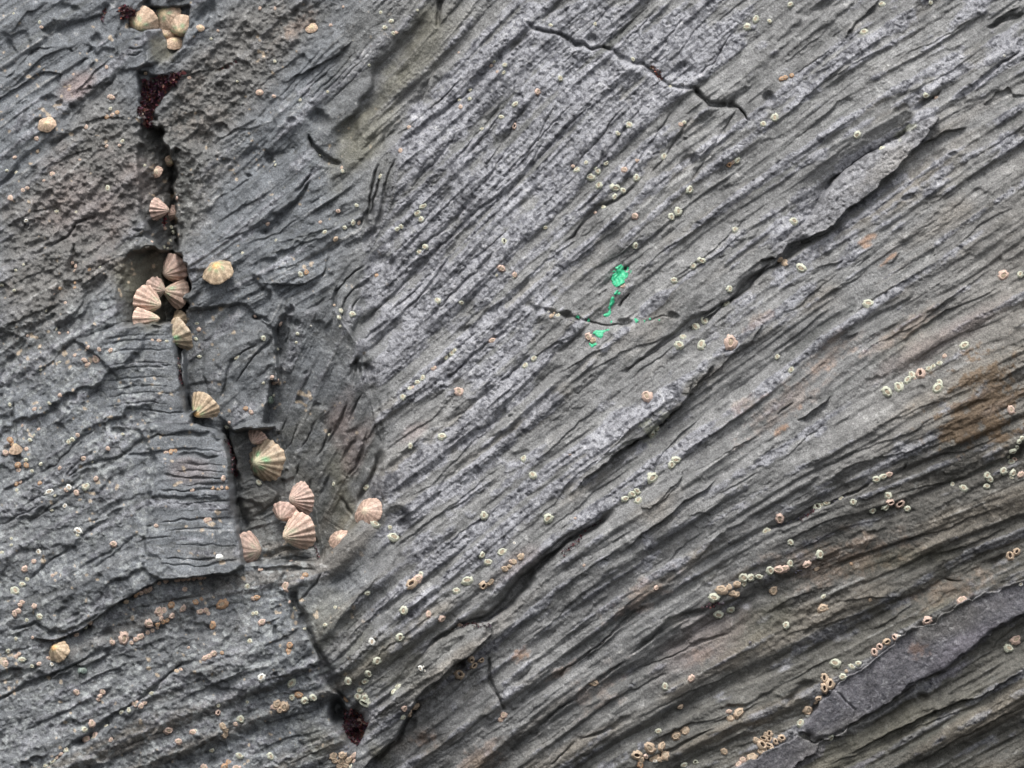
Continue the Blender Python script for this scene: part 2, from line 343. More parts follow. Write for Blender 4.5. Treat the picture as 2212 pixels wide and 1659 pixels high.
# ---- main cracks and lips, traced tile by tile (T) and by quarter (Q)
# gully seams
crack(Q(0,0,[(700,640),(735,760),(740,900),(725,1060)]), 6, 10)
crack(Q(0,0,[(785,1400),(772,1560),(785,1659),(808,1800)]), 8, 18)
crack(Q(0,1,[(960,170),(985,250),(1010,330),(1003,440),(1045,600),(1072,790)]), 9, 17)
crack(Q(0,1,[(1340,640),(1365,700),(1380,760)]), 3, 6)
crack(Q(0,1,[(1270,880),(1275,960),(1300,1020),(1345,1100),(1385,1190),(1420,1270),(1480,1345),(1530,1400)]), 12, 17)
crack(Q(0,1,[(1280,960),(1330,900),(1375,850),(1400,790)]), 5, 5)
pit(*Q(0,1,[(1462,1415)])[0], 11, 15, 44); pit(*Q(0,1,[(1525,1475)])[0], 18, 18, 22, 40); pit(*Q(0,1,[(1560,1420)])[0], 10, 12, 10)
pit(*Q(0,1,[(1530,1540)])[0], 9, 14, 8)
ridge(Q(0,1,[(1385,1110),(1440,1040),(1560,900),(1700,760)]), 7, 14)
ridge(Q(0,1,[(1400,850),(1470,760),(1560,660),(1640,600)]), 5, 14)
step([(x, y) for x, y in reversed(Q(0,1,[(1370,775),(1670,560)]))], 12, 50, 45)
# tall dark chimney beside the slab's left edge
crack(Q(0,1,[(1647,285),(1620,350),(1590,430),(1560,480),(1545,540)]), 7, 9)
crack(Q(0,1,[(1640,60),(1650,200),(1648,290)]), 3, 5)
crack(Q(0,1,[(1465,480),(1500,540),(1535,590)]), 3.5, 7)
for p in ([(1240,130),(1200,200),(1170,240)],[(1290,150),(1250,250),(1215,310)],[(1370,130),(1330,220),(1290,300)],[(1440,160),(1400,270),(1370,340)],
          [(1500,60),(1470,150),(1400,300)],[(1560,200),(1500,290),(1460,370)],[(1600,180),(1540,330),(1490,420)],[(1440,380),(1400,460),(1370,520)],
          [(1300,330),(1275,400),(1250,440)],[(1570,20),(1520,120),(1490,190)],[(1350,420),(1320,480),(1300,520)]):
    crack(Q(0,1,p), 2.8, 5.5, 20)
ridge([(366,245),(356,278),(352,324),(376,361),(386,417),(386,468),(388,498)], 5, 7)
pit(*Q(0,1,[(1290,75)])[0], 4, 6, 5); pit(*Q(0,1,[(1370,90)])[0], 5, 3, 3)
# hole at the slab's lower corner
pit(*T(1,2,[(1220,1170)])[0], 17, 13, 11, 30); pit(*T(1,2,[(1310,1230)])[0], 8, 10, 9, -40)
step(T(1,2,[(1080,1180),(1120,1000),(1090,870),(1110,700),(1250,520)]), -4, 10)
# slots left of the slab
for p, w, d in (([(895,360),(915,240),(980,60),(1000,-60),(1060,-260)],6,9),([(955,250),(990,120),(1045,-40),(1090,-200)],5,8),([(1010,340),(1060,180),(1110,20),(1150,-150),(1220,-300)],4,7),([(885,480),(1000,350),(1080,300)],5,8)):
    crack(T(1,1,p), w, d)
for p in ([(670,1180),(675,1000),(700,860),(800,740),(960,620)],[(750,1100),(780,940),(870,850),(1010,770)],[(830,1150),(850,1010),(930,900)],[(920,1659),(900,1520),(960,1440)],[(800,1659),(840,1500),(930,1380)],[(850,1380),(870,1500),(850,1659)]):
    crack(T(1,1,p), 4, 6)
pit(*T(1,1,[(920,1520)])[0], 6, 14, 7, 80)
pit(*T(1,1,[(1100,590)])[0], 15, 9, 5, 0); pit(*T(1,1,[(1190,620)])[0], 4, 6, 4)
# slab edge: proud on the right
step([(x, y) for x, y in reversed(T(1,0,[(2110,0),(1850,330),(1560,600),(1430,870),(1200,1060),(1130,1170),(1090,1330),(1000,1480),(960,1659)]))], -9, 45)
step([(x, y) for x, y in T(1,1,[(800,1659),(850,1400),(890,1180),(900,1080)])], -7, 30)
step(T(1,2,[(1060,700),(1080,500),(1020,300),(980,100),(975,0),(970,-240)]), -6, 30)
# long grooves in the slab
for p, w, d in (([(880,1200),(1050,1030),(1130,960),(1250,830),(1400,640),(1500,560),(1590,450),(1850,220),(2100,0)],4,5),
    ([(1150,1060),(1330,880),(1600,620)],3,4),([(1250,1060),(1400,900),(1560,740),(1690,520)],3.5,5),([(940,1400),(1150,1210),(1300,1100)],4,4),
    ([(920,1290),(1050,1180),(1200,1080)],3,4),([(1450,1130),(1700,870),(1900,700),(2060,500)],3,4.5),([(1700,1220),(1870,1180),(1980,1060),(2212,900),(2400,700)],9,6),
    ([(1520,1520),(1640,1430),(1760,1320)],5,6),([(1600,1659),(1860,1440),(2060,1250),(2200,1180)],4.5,5),([(2080,1659),(2212,1540),(2400,1400)],6,6),
    ([(1650,830),(1900,560),(2212,300)],3,3.5),([(1200,700),(1480,430),(1700,240),(1960,-20)],5,5),([(1330,330),(1600,100),(1750,-60)],4,4)):
    crack(T(1,1,p), w, d)
# brown hollow band above the slab edge
crack(T(1,0,[(1250,1290),(1330,1180),(1430,1100),(1620,960),(1850,780),(2010,600),(2212,380),(2400,200)]), 7, 6)
crack(T(1,0,[(1180,1230),(1330,1080),(1500,950),(1650,800),(1800,650)]), 3, 4)
for k in (0, 1.3, 1.8, 3.4, 4.1, 5.6, 6.2): crack(T(1,0,[(1290 + 130 * k, 1659 + 20 * k), (1500 + 130 * k, 1420 + 15 * k), (1760 + 120 * k, 1130 + 10 * k), (2000 + 110 * k, 860)][int(k) % 2:int(k) % 2 + 3]), 2.5, 3)
crack(T(1,0,[(1500,120),(1330,320),(1080,600),(900,950),(760,1180),(720,1420)]), 20, 11, 30)
crack(T(1,0,[(1700,560),(1400,960),(1150,1170),(1000,1450)]), 14, 5, 30)
crack(T(1,0,[(1587,-40),(1562,120),(1550,245)]), 4, 10, 6)
crack(T(1,0,[(445,1150),(480,1260),(600,1370),(750,1420)]), 4.5, 12, 8)
crack(T(1,0,[(900,1330),(1000,1220),(1080,1120)]), 6, 5)
pit(*T(1,0,[(530,1020)])[0], 10, 12, 9, 50); pit(*T(1,0,[(310,1030)])[0], 6, 4, 6)
step(T(1,0,[(200,720),(420,620),(560,540),(700,450),(830,330)]), 6, 22, 14, 2)
step(T(1,0,[(-400,1240),(0,1000),(150,860),(330,720)]), 3, 22)
for k, u, v in ((0,40,0),(1,-10,120),(2.3,60,-60),(3.1,-80,200),(4.4,30,60),(5.2,0,-90),(6.1,90,120),(7.3,-60,260)): crack(T(1,0,[(60 + 75 * k + u, 960 - 8 * k - u), (330 + 75 * k, 680 - 8 * k), (620 + 75 * k - v * .5, 350 - 5 * k + v * .5)]), 1.8, 2.4, 30)
# top crack across the slab
TC = [(100,150),(200,235),(300,262),(430,275),(520,350),(620,385),(700,425),(800,395),(890,440),(960,490),(1050,520),(1150,540),(1220,590),(1290,670),(1370,740),(1480,745),(1590,760),(1660,830),(1720,885),(1860,890),(1960,930),(2010,980),(2060,1050)]
ridge(T(2,0,[(x - 30, y + 60) for x, y in TC]), 3.0, 7)
crack(T(2,0,TC), 3.8, 6.5, 10); crack(T(2,0,TC[16:20]), 4, 9, 4); crack(T(2,0,TC[19:]), 6, 9, 4); crack(T(2,0,TC[1:9]), 5, 4, 4)
pit(*T(2,0,[(1490,600)])[0], 12, 9, 7, 0); pit(*T(2,0,[(690,330)])[0], 7, 6, 7); pit(*T(2,0,[(560,390)])[0], 6, 5, 5)
pit(*T(2,0,[(1540,1390)])[0], 10, 7, 5, 30); pit(*T(2,0,[(1590,1380)])[0], 4, 8, 5, -20)
for x, y, r in ((420,1040,3),(660,905,3),(1060,800,2),(380,560,3),(150,560,3),(1350,190,2),(1500,1180,3),(30,420,3)): pit(*T(2,0,[(x, y)])[0], r, r * 0.8, 3.2)
crack(T(2,0,[(1250,560),(1330,420),(1400,330)]), 3, 4); crack(T(2,0,[(1600,680),(1680,560),(1760,520)]), 5, 5)
for k in (0, .7, 2.2, 2.9, 4.3, 5.1, 6.6): crack(T(2,0,[(-200 + 260 * k, 1659), (60 + 250 * k, 1370 - 8 * k), (330 + 235 * k, 1090 - 10 * k), (580 + 215 * k, 840)]), 3, 3.6, 30)
for k in (0, 1.4, 1.9, 3.3, 4.2, 5.7): crack(T(2,0,[(560 + 190 * k, 330 + 60 * k), (760 + 185 * k, 130 + 50 * k), (980 + 180 * k, -80 + 40 * k)]), 2.8, 3.2, 26)
crack(T(2,0,[(-50,430),(60,350),(220,240)]), 5, 5); crack(T(2,0,[(240,160),(340,60),(420,-40)]), 7, 6); crack(T(2,0,[(380,170),(520,20)]), 6, 5)
# right top
step(T(3,0,[(640,360),(700,270),(780,180),(870,130),(960,20),(1010,-40)]), 5, 26, 12, 3, 6)
step(T(3,0,[(120,720),(300,600),(420,510),(560,400),(640,340)]), 3, 20, 14, 2, 6)
crack(T(3,0,[(1900,230),(2060,150),(2140,130),(2260,100)]), 8, 9, 10)
step(T(3,0,[(1900,230),(2000,140),(2212,20)]), 4, 20, 12, 3, 6)
crack(T(3,0,[(1285,955),(1340,910),(1380,870),(1450,850),(1520,770)]), 5, 8, 8)
crack(T(3,0,[(1640,840),(1720,790),(1900,650),(2060,530),(2230,410)]), 5, 7, 14)
ridge(T(3,0,[(1650,790),(1800,680),(1920,570),(2050,460),(2212,320)]), 3, 6)
ridge(T(3,0,[(1330,860),(1450,760),(1600,660),(1700,590)]), 3, 5)
step(T(3,0,[(1330,1260),(1480,1180),(1580,1110),(1740,1085)]), 5, 16, 10, 4, 10)
slab(T(3,0,[(1880,905),(1990,800),(2090,745),(2150,820),(2050,880),(1950,945)]), -4)
step(T(3,0,[(2100,740),(2150,800),(2260,830)]), 3, 12, 6, 3)
pit(*T(3,0,[(1620,1340)])[0], 5, 3, 4, 0); pit(*T(3,0,[(20,840)])[0], 6, 8, 9, 0)
for p in ([(0,1400),(300,1150),(620,880),(900,720)],[(0,1180),(200,960),(480,720),(900,460),(1200,290)],[(40,870),(300,700),(620,520),(760,440)],
          [(900,1000),(1200,820),(1600,600),(2000,320)],[(300,1560),(640,1290),(800,1130)],[(1000,620),(1240,430),(1600,260),(1960,60)],[(0,640),(200,500),(420,330),(640,100)]):
    step(T(3,0,p), 2.2, 16, 26, 1.2, 6)
# the blade
slab(T(3,0,[(510,1659),(700,1420),(790,1370),(870,1310),(1010,1255),(1110,1210),(1200,1150),(1330,1050),(1500,985),(1450,1090),(1300,1280),(1220,1350),(1050,1490),(900,1659),
            (700,1789),(560,1919),(370,2029),(180,2109),(80,2219),(-60,2259),(60,2130),(200,2029),(380,1829)]), 13)
crack(T(3,0,[(480,1700),(700,1425),(870,1310),(1110,1215),(1200,1150),(1260,1080)]), 7, 12, 20)
step(T(3,0,[(-80,2290),(180,2140),(370,2060),(560,1940),(700,1800),(900,1670),(1050,1500),(1220,1360),(1330,1270)]), 0.01, 10, 14, 16, 8)
pit(*T(3,1,[(1210,50)])[0], 9, 4, 5, 20)
crack(T(3,1,[(-1300,1600),(-612,1110),(-360,970),(-210,830),(-80,730),(0,680),(70,640),(140,560),(230,470),(380,370)]), 6.5, 9)
for p in ([(360,680),(620,600),(720,540)],[(400,960),(520,900),(800,720),(900,640)],[(950,660),(1080,600),(1200,460)],[(700,660),(860,580),(980,480)],
          [(600,1180),(760,1060),(920,920),(1160,760),(1330,670),(1560,500)],[(0,1140),(240,1000),(420,850),(700,640)],[(0,1440),(200,1300),(420,1080),(640,960)],
          [(1100,1290),(1500,1040),(1900,880),(2212,700)],[(560,1650),(900,1330),(1300,1130),(1700,830),(2212,500)],[(1500,560),(1800,330),(2212,60)],[(1000,1620),(1500,1300),(2000,1100)],
          [(650,1290),(760,1230),(830,1200)],[(440,980),(640,800),(820,740)]):
    step(T(3,1,p), 2.6, 14, 24, 1.6, 5)
# centre: branching crack under the green mark
crack(T(2,1,[(95,955),(220,1000),(360,1035),(480,1070),(560,1090),(640,1100),(830,1140),(960,1150),(1040,1130)]), 4, 6, 14)
pit(*T(2,1,[(480,1060)])[0], 6, 4, 8); pit(*T(2,1,[(985,1130)])[0], 8, 5, 7); pit(*T(2,1,[(1390,1080)])[0], 7, 4, 6, -20); pit(*T(2,1,[(980,660)])[0], 3, 3, 6)
crack(T(2,1,[(1120,1130),(1180,1125),(1300,1075),(1400,1080)]), 3, 2.5)
crack(T(2,1,[(920,1000),(950,940),(1010,860)]), 4.5, 8, 6)
ridge(T(2,1,[(130,1030),(420,1080),(560,1150),(760,1210),(1000,1220),(1240,1180)]), 4, 10)
step(T(2,1,[(740,930),(880,820),(1000,720),(1130,600)]), -5, 18, 14, 0)
crack(T(2,1,[(440,450),(500,390),(640,240),(760,130),(900,60),(1000,0),(1100,-90)]), 5, 8)
crack(T(2,1,[(1480,1270),(1590,1200),(1700,1110),(1850,970),(2000,830),(2130,720),(2260,610)]), 6, 11)
crack(T(2,1,[(1860,565),(2000,450),(2090,400)]), 5, 5); crack(T(2,1,[(1030,560),(1130,480),(1330,350),(1440,330)]), 10, 4)
for p in ([(0,860),(330,560),(640,360),(1000,70)],[(180,900),(430,690),(760,420),(1100,180)],[(620,700),(900,560),(1200,330)],[(1180,960),(1480,740),(1800,520),(2212,200)],
          [(1240,880),(1560,650),(1900,360),(2212,100)],[(0,1560),(260,1380),(600,1180)],[(300,1659),(700,1380),(1000,1260)],[(500,1659),(900,1400),(1240,1300),(1560,1180)],
          [(960,1659),(1200,1480),(1480,1290)],[(1050,760),(1350,480),(1700,250),(2000,0)],[(1400,700),(1800,560),(1560,640)]):
    step(T(2,1,p), 2.4, 14, 24, 2.0, 5)
# flakes below the centre
slab(T(2,1,[(1360,1700),(1500,1560),(1700,1435),(1900,1370),(2060,1270),(2200,1130),(2050,1330),(1900,1420),(1780,1540),(1640,1659),(1560,1760)]), 5, (188 + 512 - 20, 370, 188 + 512 + 10, 385))
slab(T(2,2,[(560,900),(760,640),(1000,380),(1250,60),(1400,-40),(1560,-40),(1510,100),(1460,175),(1310,290),(1200,410),(1060,505),(930,565),(740,745)]), 8, (595, 235 + 192 * 1, 618, 250 + 192))
step(T(2,2,[(600,900),(740,745),(930,565),(1060,505),(1200,410),(1310,290),(1460,175),(1520,95),(1640,-30),(1760,-180)]), 4, 30, 16, 7, 7)
crack(T(2,2,[(930,560),(1060,500),(1200,400),(1310,285),(1460,170)]), 3.5, 6, 10)
step(T(2,2,[(1060,1000),(1210,760),(1240,640),(1330,550),(1480,400),(1600,300),(1760,150)]), 3.5, 20, 12, 2)
slab(T(2,2,[(1130,1050),(1160,900),(1260,830),(1400,760),(1490,740),(1440,850),(1290,960),(1200,1060)]), 3.5)
step(T(2,2,[(1130,1060),(1250,1020),(1400,900),(1500,790)]), 2, 10, 8, 4, 5)
step(T(2,2,[(980,1450),(1130,1290),(1300,1180),(1400,1080),(1500,1000),(1700,900),(1760,800)]), 4, 22, 16, 3, 6)
step(T(2,2,[(1480,1160),(1600,1100),(1700,1130),(1770,1120)]), 2, 8, 6, 2)
crack(T(1,3,[(1420,660),(1500,600),(1620,495),(1740,430),(1860,400),(1990,375),(2080,310),(2190,200)]) + T(2,2,[(110,1670),(230,1570),(400,1440),(520,1330),(640,1240),(790,1150),(900,1080)]), 8, 17, 26)
crack(T(1,3,[(1900,390),(2000,370),(2080,310),(2190,200)]) + T(2,2,[(110,1670),(230,1580)]), 9, 10, 12)
step(T(2,2,[(140,1600),(400,1360),(640,1180),(800,1080)]), 5, 40, 20)
pit(*T(1,3,[(1930,350)])[0], 12, 5, 8, 12)
for p in ([(0,800),(300,600),(600,300),(900,60)],[(0,1350),(330,1050),(500,850),(760,640),(1100,330)],[(200,1350),(500,1100),(900,800),(1100,640)],[(560,1659),(860,1480),(1000,1400)],
          [(1420,1640),(1600,1500),(1770,1330),(1900,1250),(2060,1180)],[(1380,640),(1760,420),(2212,130)],[(1500,800),(1900,560),(2212,380)],[(1700,1000),(2212,700)],[(1300,1560),(1500,1350),(1700,1240)]):
    step(T(2,2,p), 2.6, 13, 24, 2.2, 5)
# right: long lips and slots
crack(T(3,2,[(-60,1270),(120,1220),(260,1165),(400,1060),(560,1020),(700,950),(880,870),(930,830)]), 4.5, 7)
crack(T(3,2,[(2030,690),(2130,620),(2230,520)]), 8, 9, 8); crack(T(3,2,[(1100,790),(1180,700),(1220,650)]), 3.5, 5)
crack(T(3,2,[(1900,1590),(2000,1510),(2080,1470)]), 5, 6); crack(T(3,2,[(60,290),(150,210),(250,140)]), 5, 5)
step(T(3,2,[(220,330),(360,260),(470,180),(580,80)]), 5, 20, 12, 4, 7)
slab(T(3,2,[(780,960),(940,890),(1020,910),(860,990)]), 3)
for p in ([(0,700),(160,600),(330,450),(640,300)],[(1140,530),(1190,440),(1300,380),(1480,280)],[(0,960),(500,700),(1000,480),(1600,300)],[(400,860),(900,640),(1500,520)],[(900,360),(1500,130),(1900,0)],
          [(900,1000),(1500,860),(2000,740)],[(100,1500),(700,1250),(1300,1080)],[(800,1500),(1400,1280),(2212,1000)],[(0,1400),(500,1200),(900,1090)],[(1300,1500),(1800,1380),(2212,1200)],[(1200,700),(1700,560),(2100,420)]):
    step(T(3,2,p), 2.0, 12, 30, 1.6, 5)
# lower right purple slab and its neighbours
for p in FLATP:
    sl = window(p, 8); H[sl] += 7 * inside(p, sl, WX[sl] + 1.5 * RAG[sl], WY[sl] + 1.5 * RAG2[sl])
step(T(3,3,[(430,1455),(560,1425),(740,1285),(880,1225),(1090,1085),(1300,925),(1560,795),(1700,685),(1880,575),(1950,495),(2080,435),(2212,365),(2400,290)]), 0.01, 5, 10, 7, 7)
step(T(3,3,[(60,1800),(250,1645),(400,1565),(465,1485)]), 0.01, 5, 6, 8, 8)
crack(T(3,3,[(590,1010),(680,1090),(760,1150),(750,1250)]), 2.5, 2.5, 6); crack(T(3,3,[(900,1040),(910,1120),(870,1180)]), 1.8, 1.5, 4)
crack(T(3,3,[(120,1130),(200,1080),(330,960),(430,960)]), 14, 9, 14)
crack(T(3,3,[(350,1270),(440,1100),(520,1000)]), 4, 6, 8); crack(T(3,3,[(330,1340),(420,1440),(560,1400),(680,1300),(900,1230),(1100,1100),(1300,960)]), 5, 5)
step(T(3,3,[(1250,1040),(1330,1080),(1400,1120)]), -3, 10, 6); crack(T(3,3,[(1290,1010),(1330,1060),(1400,1110)]), 5, 4, 6)
step(T(3,3,[(700,1560),(1100,1370),(1650,1110),(1870,1050),(2000,960),(2250,800)]), 5, 30, 20, 3, 8)
step(T(3,3,[(1300,1659),(1700,1420),(2260,1130)]), 4, 26, 24, 3, 8)
step(T(3,3,[(1930,700),(2050,560),(2212,420)]), 3, 14, 10, 2)
crack(T(3,3,[(1740,60),(1600,30),(1500,20)]), 4, 4); crack(T(3,3,[(1560,10),(1640,50)]), 5, 5)
for p in ([(0,600),(300,470),(800,350),(1150,160)],[(0,1000),(400,800),(700,640)],[(800,560),(1100,370),(1400,150)],[(500,250),(900,180),(1400,200)],[(0,330),(200,200),(560,60)],[(900,1500),(1500,1250),(2000,1060)],[(500,1659),(1000,1480)]):
    step(T(3,3,p), 2.0, 12, 24, 1.4, 5)
# bottom middle
for p, w, d in (([(120,1080),(250,980),(350,890),(560,740),(750,600),(880,480),(1060,330),(1200,250)],4,6.5),([(1000,690),(1090,630),(1200,550),(1330,430),(1500,330),(1680,280)],5,7),
    ([(380,1180),(530,1090),(640,980),(820,850),(1000,700)],4,5),([(1080,800),(1240,750),(1350,710),(1500,650),(1700,570),(1900,490)],2.8,4),([(560,1430),(700,1380),(870,1300),(950,1230),(1050,1220)],4,7),
    ([(-60,1560),(0,1500),(200,1350),(400,1160),(530,1090)],5,5),([(300,1659),(560,1430)],4,5),([(0,950),(130,850),(200,760)],3,4),([(1100,1659),(1500,1440),(1800,1300)],3,4)):
    crack(T(2,3,p), w, d)
for p in ([(120,1659),(500,1350),(900,1050),(1300,860),(1700,700)],[(1000,1250),(1400,1080),(1700,950),(2100,760)],[(0,700),(250,480),(560,180),(800,0)],[(700,480),(1000,250),(1240,80)],
          [(1500,330),(1800,240),(2100,170)],[(1100,1500),(1500,1300),(2000,1150)],[(400,900),(760,620),(1100,330)],[(1600,1300),(2000,1180),(2212,1080)]):
    step(T(2,3,p), 3.2, 18, 26, 1.4, 6)
# big bottom flake
slab(T(1,3,[(780,1750),(850,1600),(890,1450),(960,1320),(1000,1240),(1130,1090),(1260,930),(1380,780),(1500,610),(1650,490),(1740,430),(1860,420),(2050,395),(2030,500),(1900,620),(1820,720),(1700,770),(1600,880),(1500,950),(1380,1060),(1280,1230),(1200,1400),(1060,1520),(950,1640),(900,1750)]), 13, (256 + 100, 576 + 140, 256 + 130, 576 + 155))
step(T(1,3,[(900,1740),(950,1640),(1060,1520),(1200,1400),(1300,1230),(1400,1060),(1560,930),(1700,770),(1850,700)]), 4.1, 22, 14, 12, 10)
crack(T(1,3,[(960,1660),(1070,1530),(1210,1410),(1310,1240),(1410,1070)]), 5, 8, 12)
step([(x, y) for x, y in reversed(T(1,3,[(840,1700),(880,1450),(960,1300),(1130,1080),(1380,780),(1560,570)]))], 5, 16, 16, 6, 8)
crack(T(1,3,[(2010,690),(2025,800),(2020,930),(2060,1030),(2120,1110),(2150,1170)]), 3.5, 8, 6)
pit(*T(1,3,[(1760,770)])[0], 7, 6, 9, 30); pit(*T(1,3,[(1340,1290)])[0], 10, 5, 6, 40); pit(*T(1,3,[(1450,1430)])[0], 6, 6, 4)
for p in ([(560,600),(760,330),(1000,60),(1150,-120)],[(700,700),(900,420),(1150,200),(1400,-60)],[(1000,560),(1200,420),(1500,130),(1760,-80)],[(850,900),(1100,640),(1400,420),(1700,180)],
          [(900,1000),(1150,760),(1480,500),(1800,250)],[(960,1080),(1200,900),(1380,700)],[(1560,1560),(1900,1280),(2212,1050)],[(1500,1200),(1800,900),(2212,620)]):
    step(T(1,3,p), 2.6, 14, 26, 1.8, 5)
for p in ([(1080,300),(1300,120),(1560,-60)],[(1000,700),(1200,500),(1500,330),(1800,0)],[(1130,640),(1330,560),(1480,400)],[(1200,1100),(1500,860),(1900,480),(2212,200)],[(1400,1300),(1800,950),(2212,640)],
          [(1100,1500),(1600,1130),(2000,860),(2212,740)],[(1500,1500),(1900,1180),(2212,1000)],[(1640,330),(1800,240),(2000,60)]):
    step(T(1,2,p), 2.6, 14, 26, 1.8, 5)
crack(T(1,2,[(1650,340),(1780,250),(1930,130),(2060,20)]), 8, 5); crack(T(1,2,[(1600,640),(1900,420),(2212,220)]), 7, 4); crack(T(1,2,[(1480,1060),(1650,800),(1900,600)]), 6, 4)
# left blocks: horizontal saw-like joints
for p, w, d in (([(1070,215),(1350,240),(1620,252)],3.5,5),([(860,800),(1000,680),(1200,530),(1380,440),(1560,430),(1750,445),(1870,425)],5,6),([(1820,440),(1880,490),(1960,480)],5,5),
    ([(560,830),(700,740),(1100,620),(1300,610),(1500,560),(1900,582)],3.5,4.5),([(1520,605),(1720,612),(1800,638),(1920,612)],6,6),([(1390,770),(1600,790),(1980,808)],3,5),
    ([(1380,915),(1660,905),(2000,895)],3.5,5),([(1500,1035),(1800,1015),(2040,1000)],2.5,3.5),([(1380,1190),(1800,1175),(2070,1155)],3,5),([(1240,1235),(1340,1215)],3,5),([(1220,1340),(1520,1325)],3,4),
    ([(1400,1505),(1600,1515),(1900,1490)],3,5),([(1400,1550),(1730,1562),(2100,1520)],3,4.5),([(1560,860),(1900,850)],2,2.5),([(1450,960),(1990,955)],2,2.5),([(1550,1100),(2050,1080)],2,2.5),
    ([(1400,1270),(2080,1240)],2,2.5),([(1500,1400),(2100,1385)],2,2.5),([(1600,690),(1960,690)],2.4,3),([(1480,740),(1970,745)],2.2,3),([(840,1140),(960,1050),(1080,975)],5,7),
    ([(560,840),(620,745),(720,660)],4.5,5),([(280,1700),(450,1530),(640,1410)],4.5,6),([(700,1220),(900,1130),(1080,1050)],3,3),([(30,950),(200,840),(470,700),(700,480),(860,390)],3.5,4),
    ([(250,1210),(360,1130),(600,960),(760,850)],3.5,4),([(200,1060),(430,930),(640,840)],3,4),([(0,1230),(190,1130),(380,1040)],3,4),([(120,120),(105,260),(150,470),(150,640)],5,8),
    ([(740,150),(830,80),(900,20)],4,5),([(820,1600),(1100,1380),(1220,1280)],3,3.5),([(620,1659),(860,1500),(1050,1380)],3,3.5)):
    crack(T(0,2,p), w * 0.8, d * 0.7, 10)
for y in (-540, -500, -410, -370, -290, -190, -150, -60, 20, 80, 170):
    crack(T(0,2,[(880 + (y % 5) * 40, y + 60), (1080, y + 12), (1300, y - 6), (1520 - 0.05 * abs(y), y + 6)]), 1.8, 1.8, 16)
crack(T(0,1,[(1220,1160),(1330,1185),(1470,1165)]), 5, 7); crack(T(0,1,[(1380,1480),(1500,1500)]), 3, 4)
pit(*T(0,2,[(1040,415)])[0], 7, 4, 7); pit(*T(0,2,[(150,640)])[0], 4, 5, 8)
step(Q(0,1,[(560,240),(640,185),(780,150),(950,158)]), -4, 30, 14)
ridge(T(0,2,[(1350,640),(1330,900),(1310,1120),(1250,1220)]), 1.6, 5)
# ledge line between the stacked block and the lower slab
step(Q(0,1,[(150,1090),(260,1100),(350,1060),(450,985),(590,900),(700,842),(860,825),(1000,820),(1070,782)]), 10, 45, 18, 5, 9)
crack(Q(0,1,[(60,1060),(170,1030),(260,1085),(350,1050),(450,975)]), 6, 7)
crack(Q(0,1,[(-20,1370),(130,1300),(230,1250),(360,1190),(480,1130)]), 6, 8)
crack(T(0,3,[(620,1500),(900,1280),(1030,1190),(1250,1040),(1380,940),(1500,830),(1600,760),(1750,715)]), 5.5, 7)
crack(T(0,3,[(380,1659),(640,1440),(820,1330)]), 4, 6); crack(T(0,3,[(950,380),(950,470),(1000,560)]), 5, 6); crack(T(0,3,[(0,930),(200,840),(430,740)]), 4, 4)
for p in ([(1100,300),(1300,250),(1800,120)],[(1350,190),(1600,180),(1900,130)],[(0,560),(300,430),(500,380)],[(0,680),(300,600),(440,560)],[(60,900),(330,800)],[(560,1000),(900,850),(1200,700)],
          [(0,1400),(500,1200),(900,1000)],[(1500,1100),(1900,900),(2212,800)],[(1500,1600),(1900,1350),(2212,1200)],[(1700,300),(2000,240),(2212,230)],[(1700,980),(2212,760)],[(900,1560),(1300,1380),(1700,1250)]):
    step(T(0,3,p), 2.2, 11, 20, 1.8, 5)
for p in ([(160,150),(350,105),(450,60)],[(100,280),(280,240)],[(0,420),(300,330)],[(60,600),(260,520),(420,420)],[(300,800),(380,700),(490,650)],[(0,900),(300,850),(560,760)],[(0,1300),(400,1180),(640,1130)],
          [(0,1500),(300,1380),(640,1320)],[(200,1659),(500,1520),(760,1450)],[(0,1050),(300,1000),(600,930)]):
    step(T(1,3,p), 2.6, 11, 16, 2.2, 5)
for x in (180, 190): crack(T(1,3,[(x,400),(x+5,520)]), 2, 3, 4)
for p in ([(0,1500),(250,1420),(540,1420)],[(60,1560),(300,1520),(540,1540)],[(20,1600),(500,1600)]): crack(T(1,2,p), 4, 5, 8)
# right-hand rocks of the gully
crack(T(1,1,[(390,605),(540,560),(680,450),(745,350)]), 8, 8); crack(T(1,1,[(540,745),(600,640),(630,510)]), 2.8, 4, 6)
crack(T(1,1,[(-40,350),(100,340),(250,200),(380,20),(480,-120)]), 9, 8); pit(*T(1,1,[(300,1020)])[0], 5, 5, 9); crack(T(1,1,[(-40,1090),(70,1080),(130,1135)]), 5, 8, 5)
crack(T(1,1,[(280,1060),(300,1120),(320,1200)]), 4, 6); pit(*T(1,1,[(360,1150)])[0], 4, 5, 6)
crack(T(1,1,[(440,1030),(560,960),(640,880)]), 3, 4); crack(T(1,1,[(200,960),(220,880),(340,810)]), 3, 4); crack(T(1,1,[(420,1540),(460,1600)]), 5, 5)
step(T(1,1,[(0,780),(200,800),(420,790),(640,640)]), 5, 20)
for p in ([(160,1250),(200,1100)],[(230,1330),(280,1180)],[(150,1450),(190,1330)],[(280,1500),(330,1380)]): crack(T(1,1,p), 2.5, 4, 6)
for p in ([(0,560),(300,480),(700,330)],[(0,700),(300,640),(560,520)],[(60,460),(400,380),(760,240)],[(0,1620),(120,1480)]): step(T(1,1,p), 2.4, 12, 20, 2, 5)
crack(Q(0,0,[(1010,1659),(1100,1540),(1180,1440)]), 3, 5); crack(Q(0,0,[(950,1740),(980,1620),(1000,1560),(1120,1480)]), 3.5, 5); crack(Q(0,1,[(900,60),(890,20),(870,-60)]), 3, 4)
ridge(Q(0,0,[(805,1345),(815,1460),(840,1540),(830,1659)]), 2, 4)
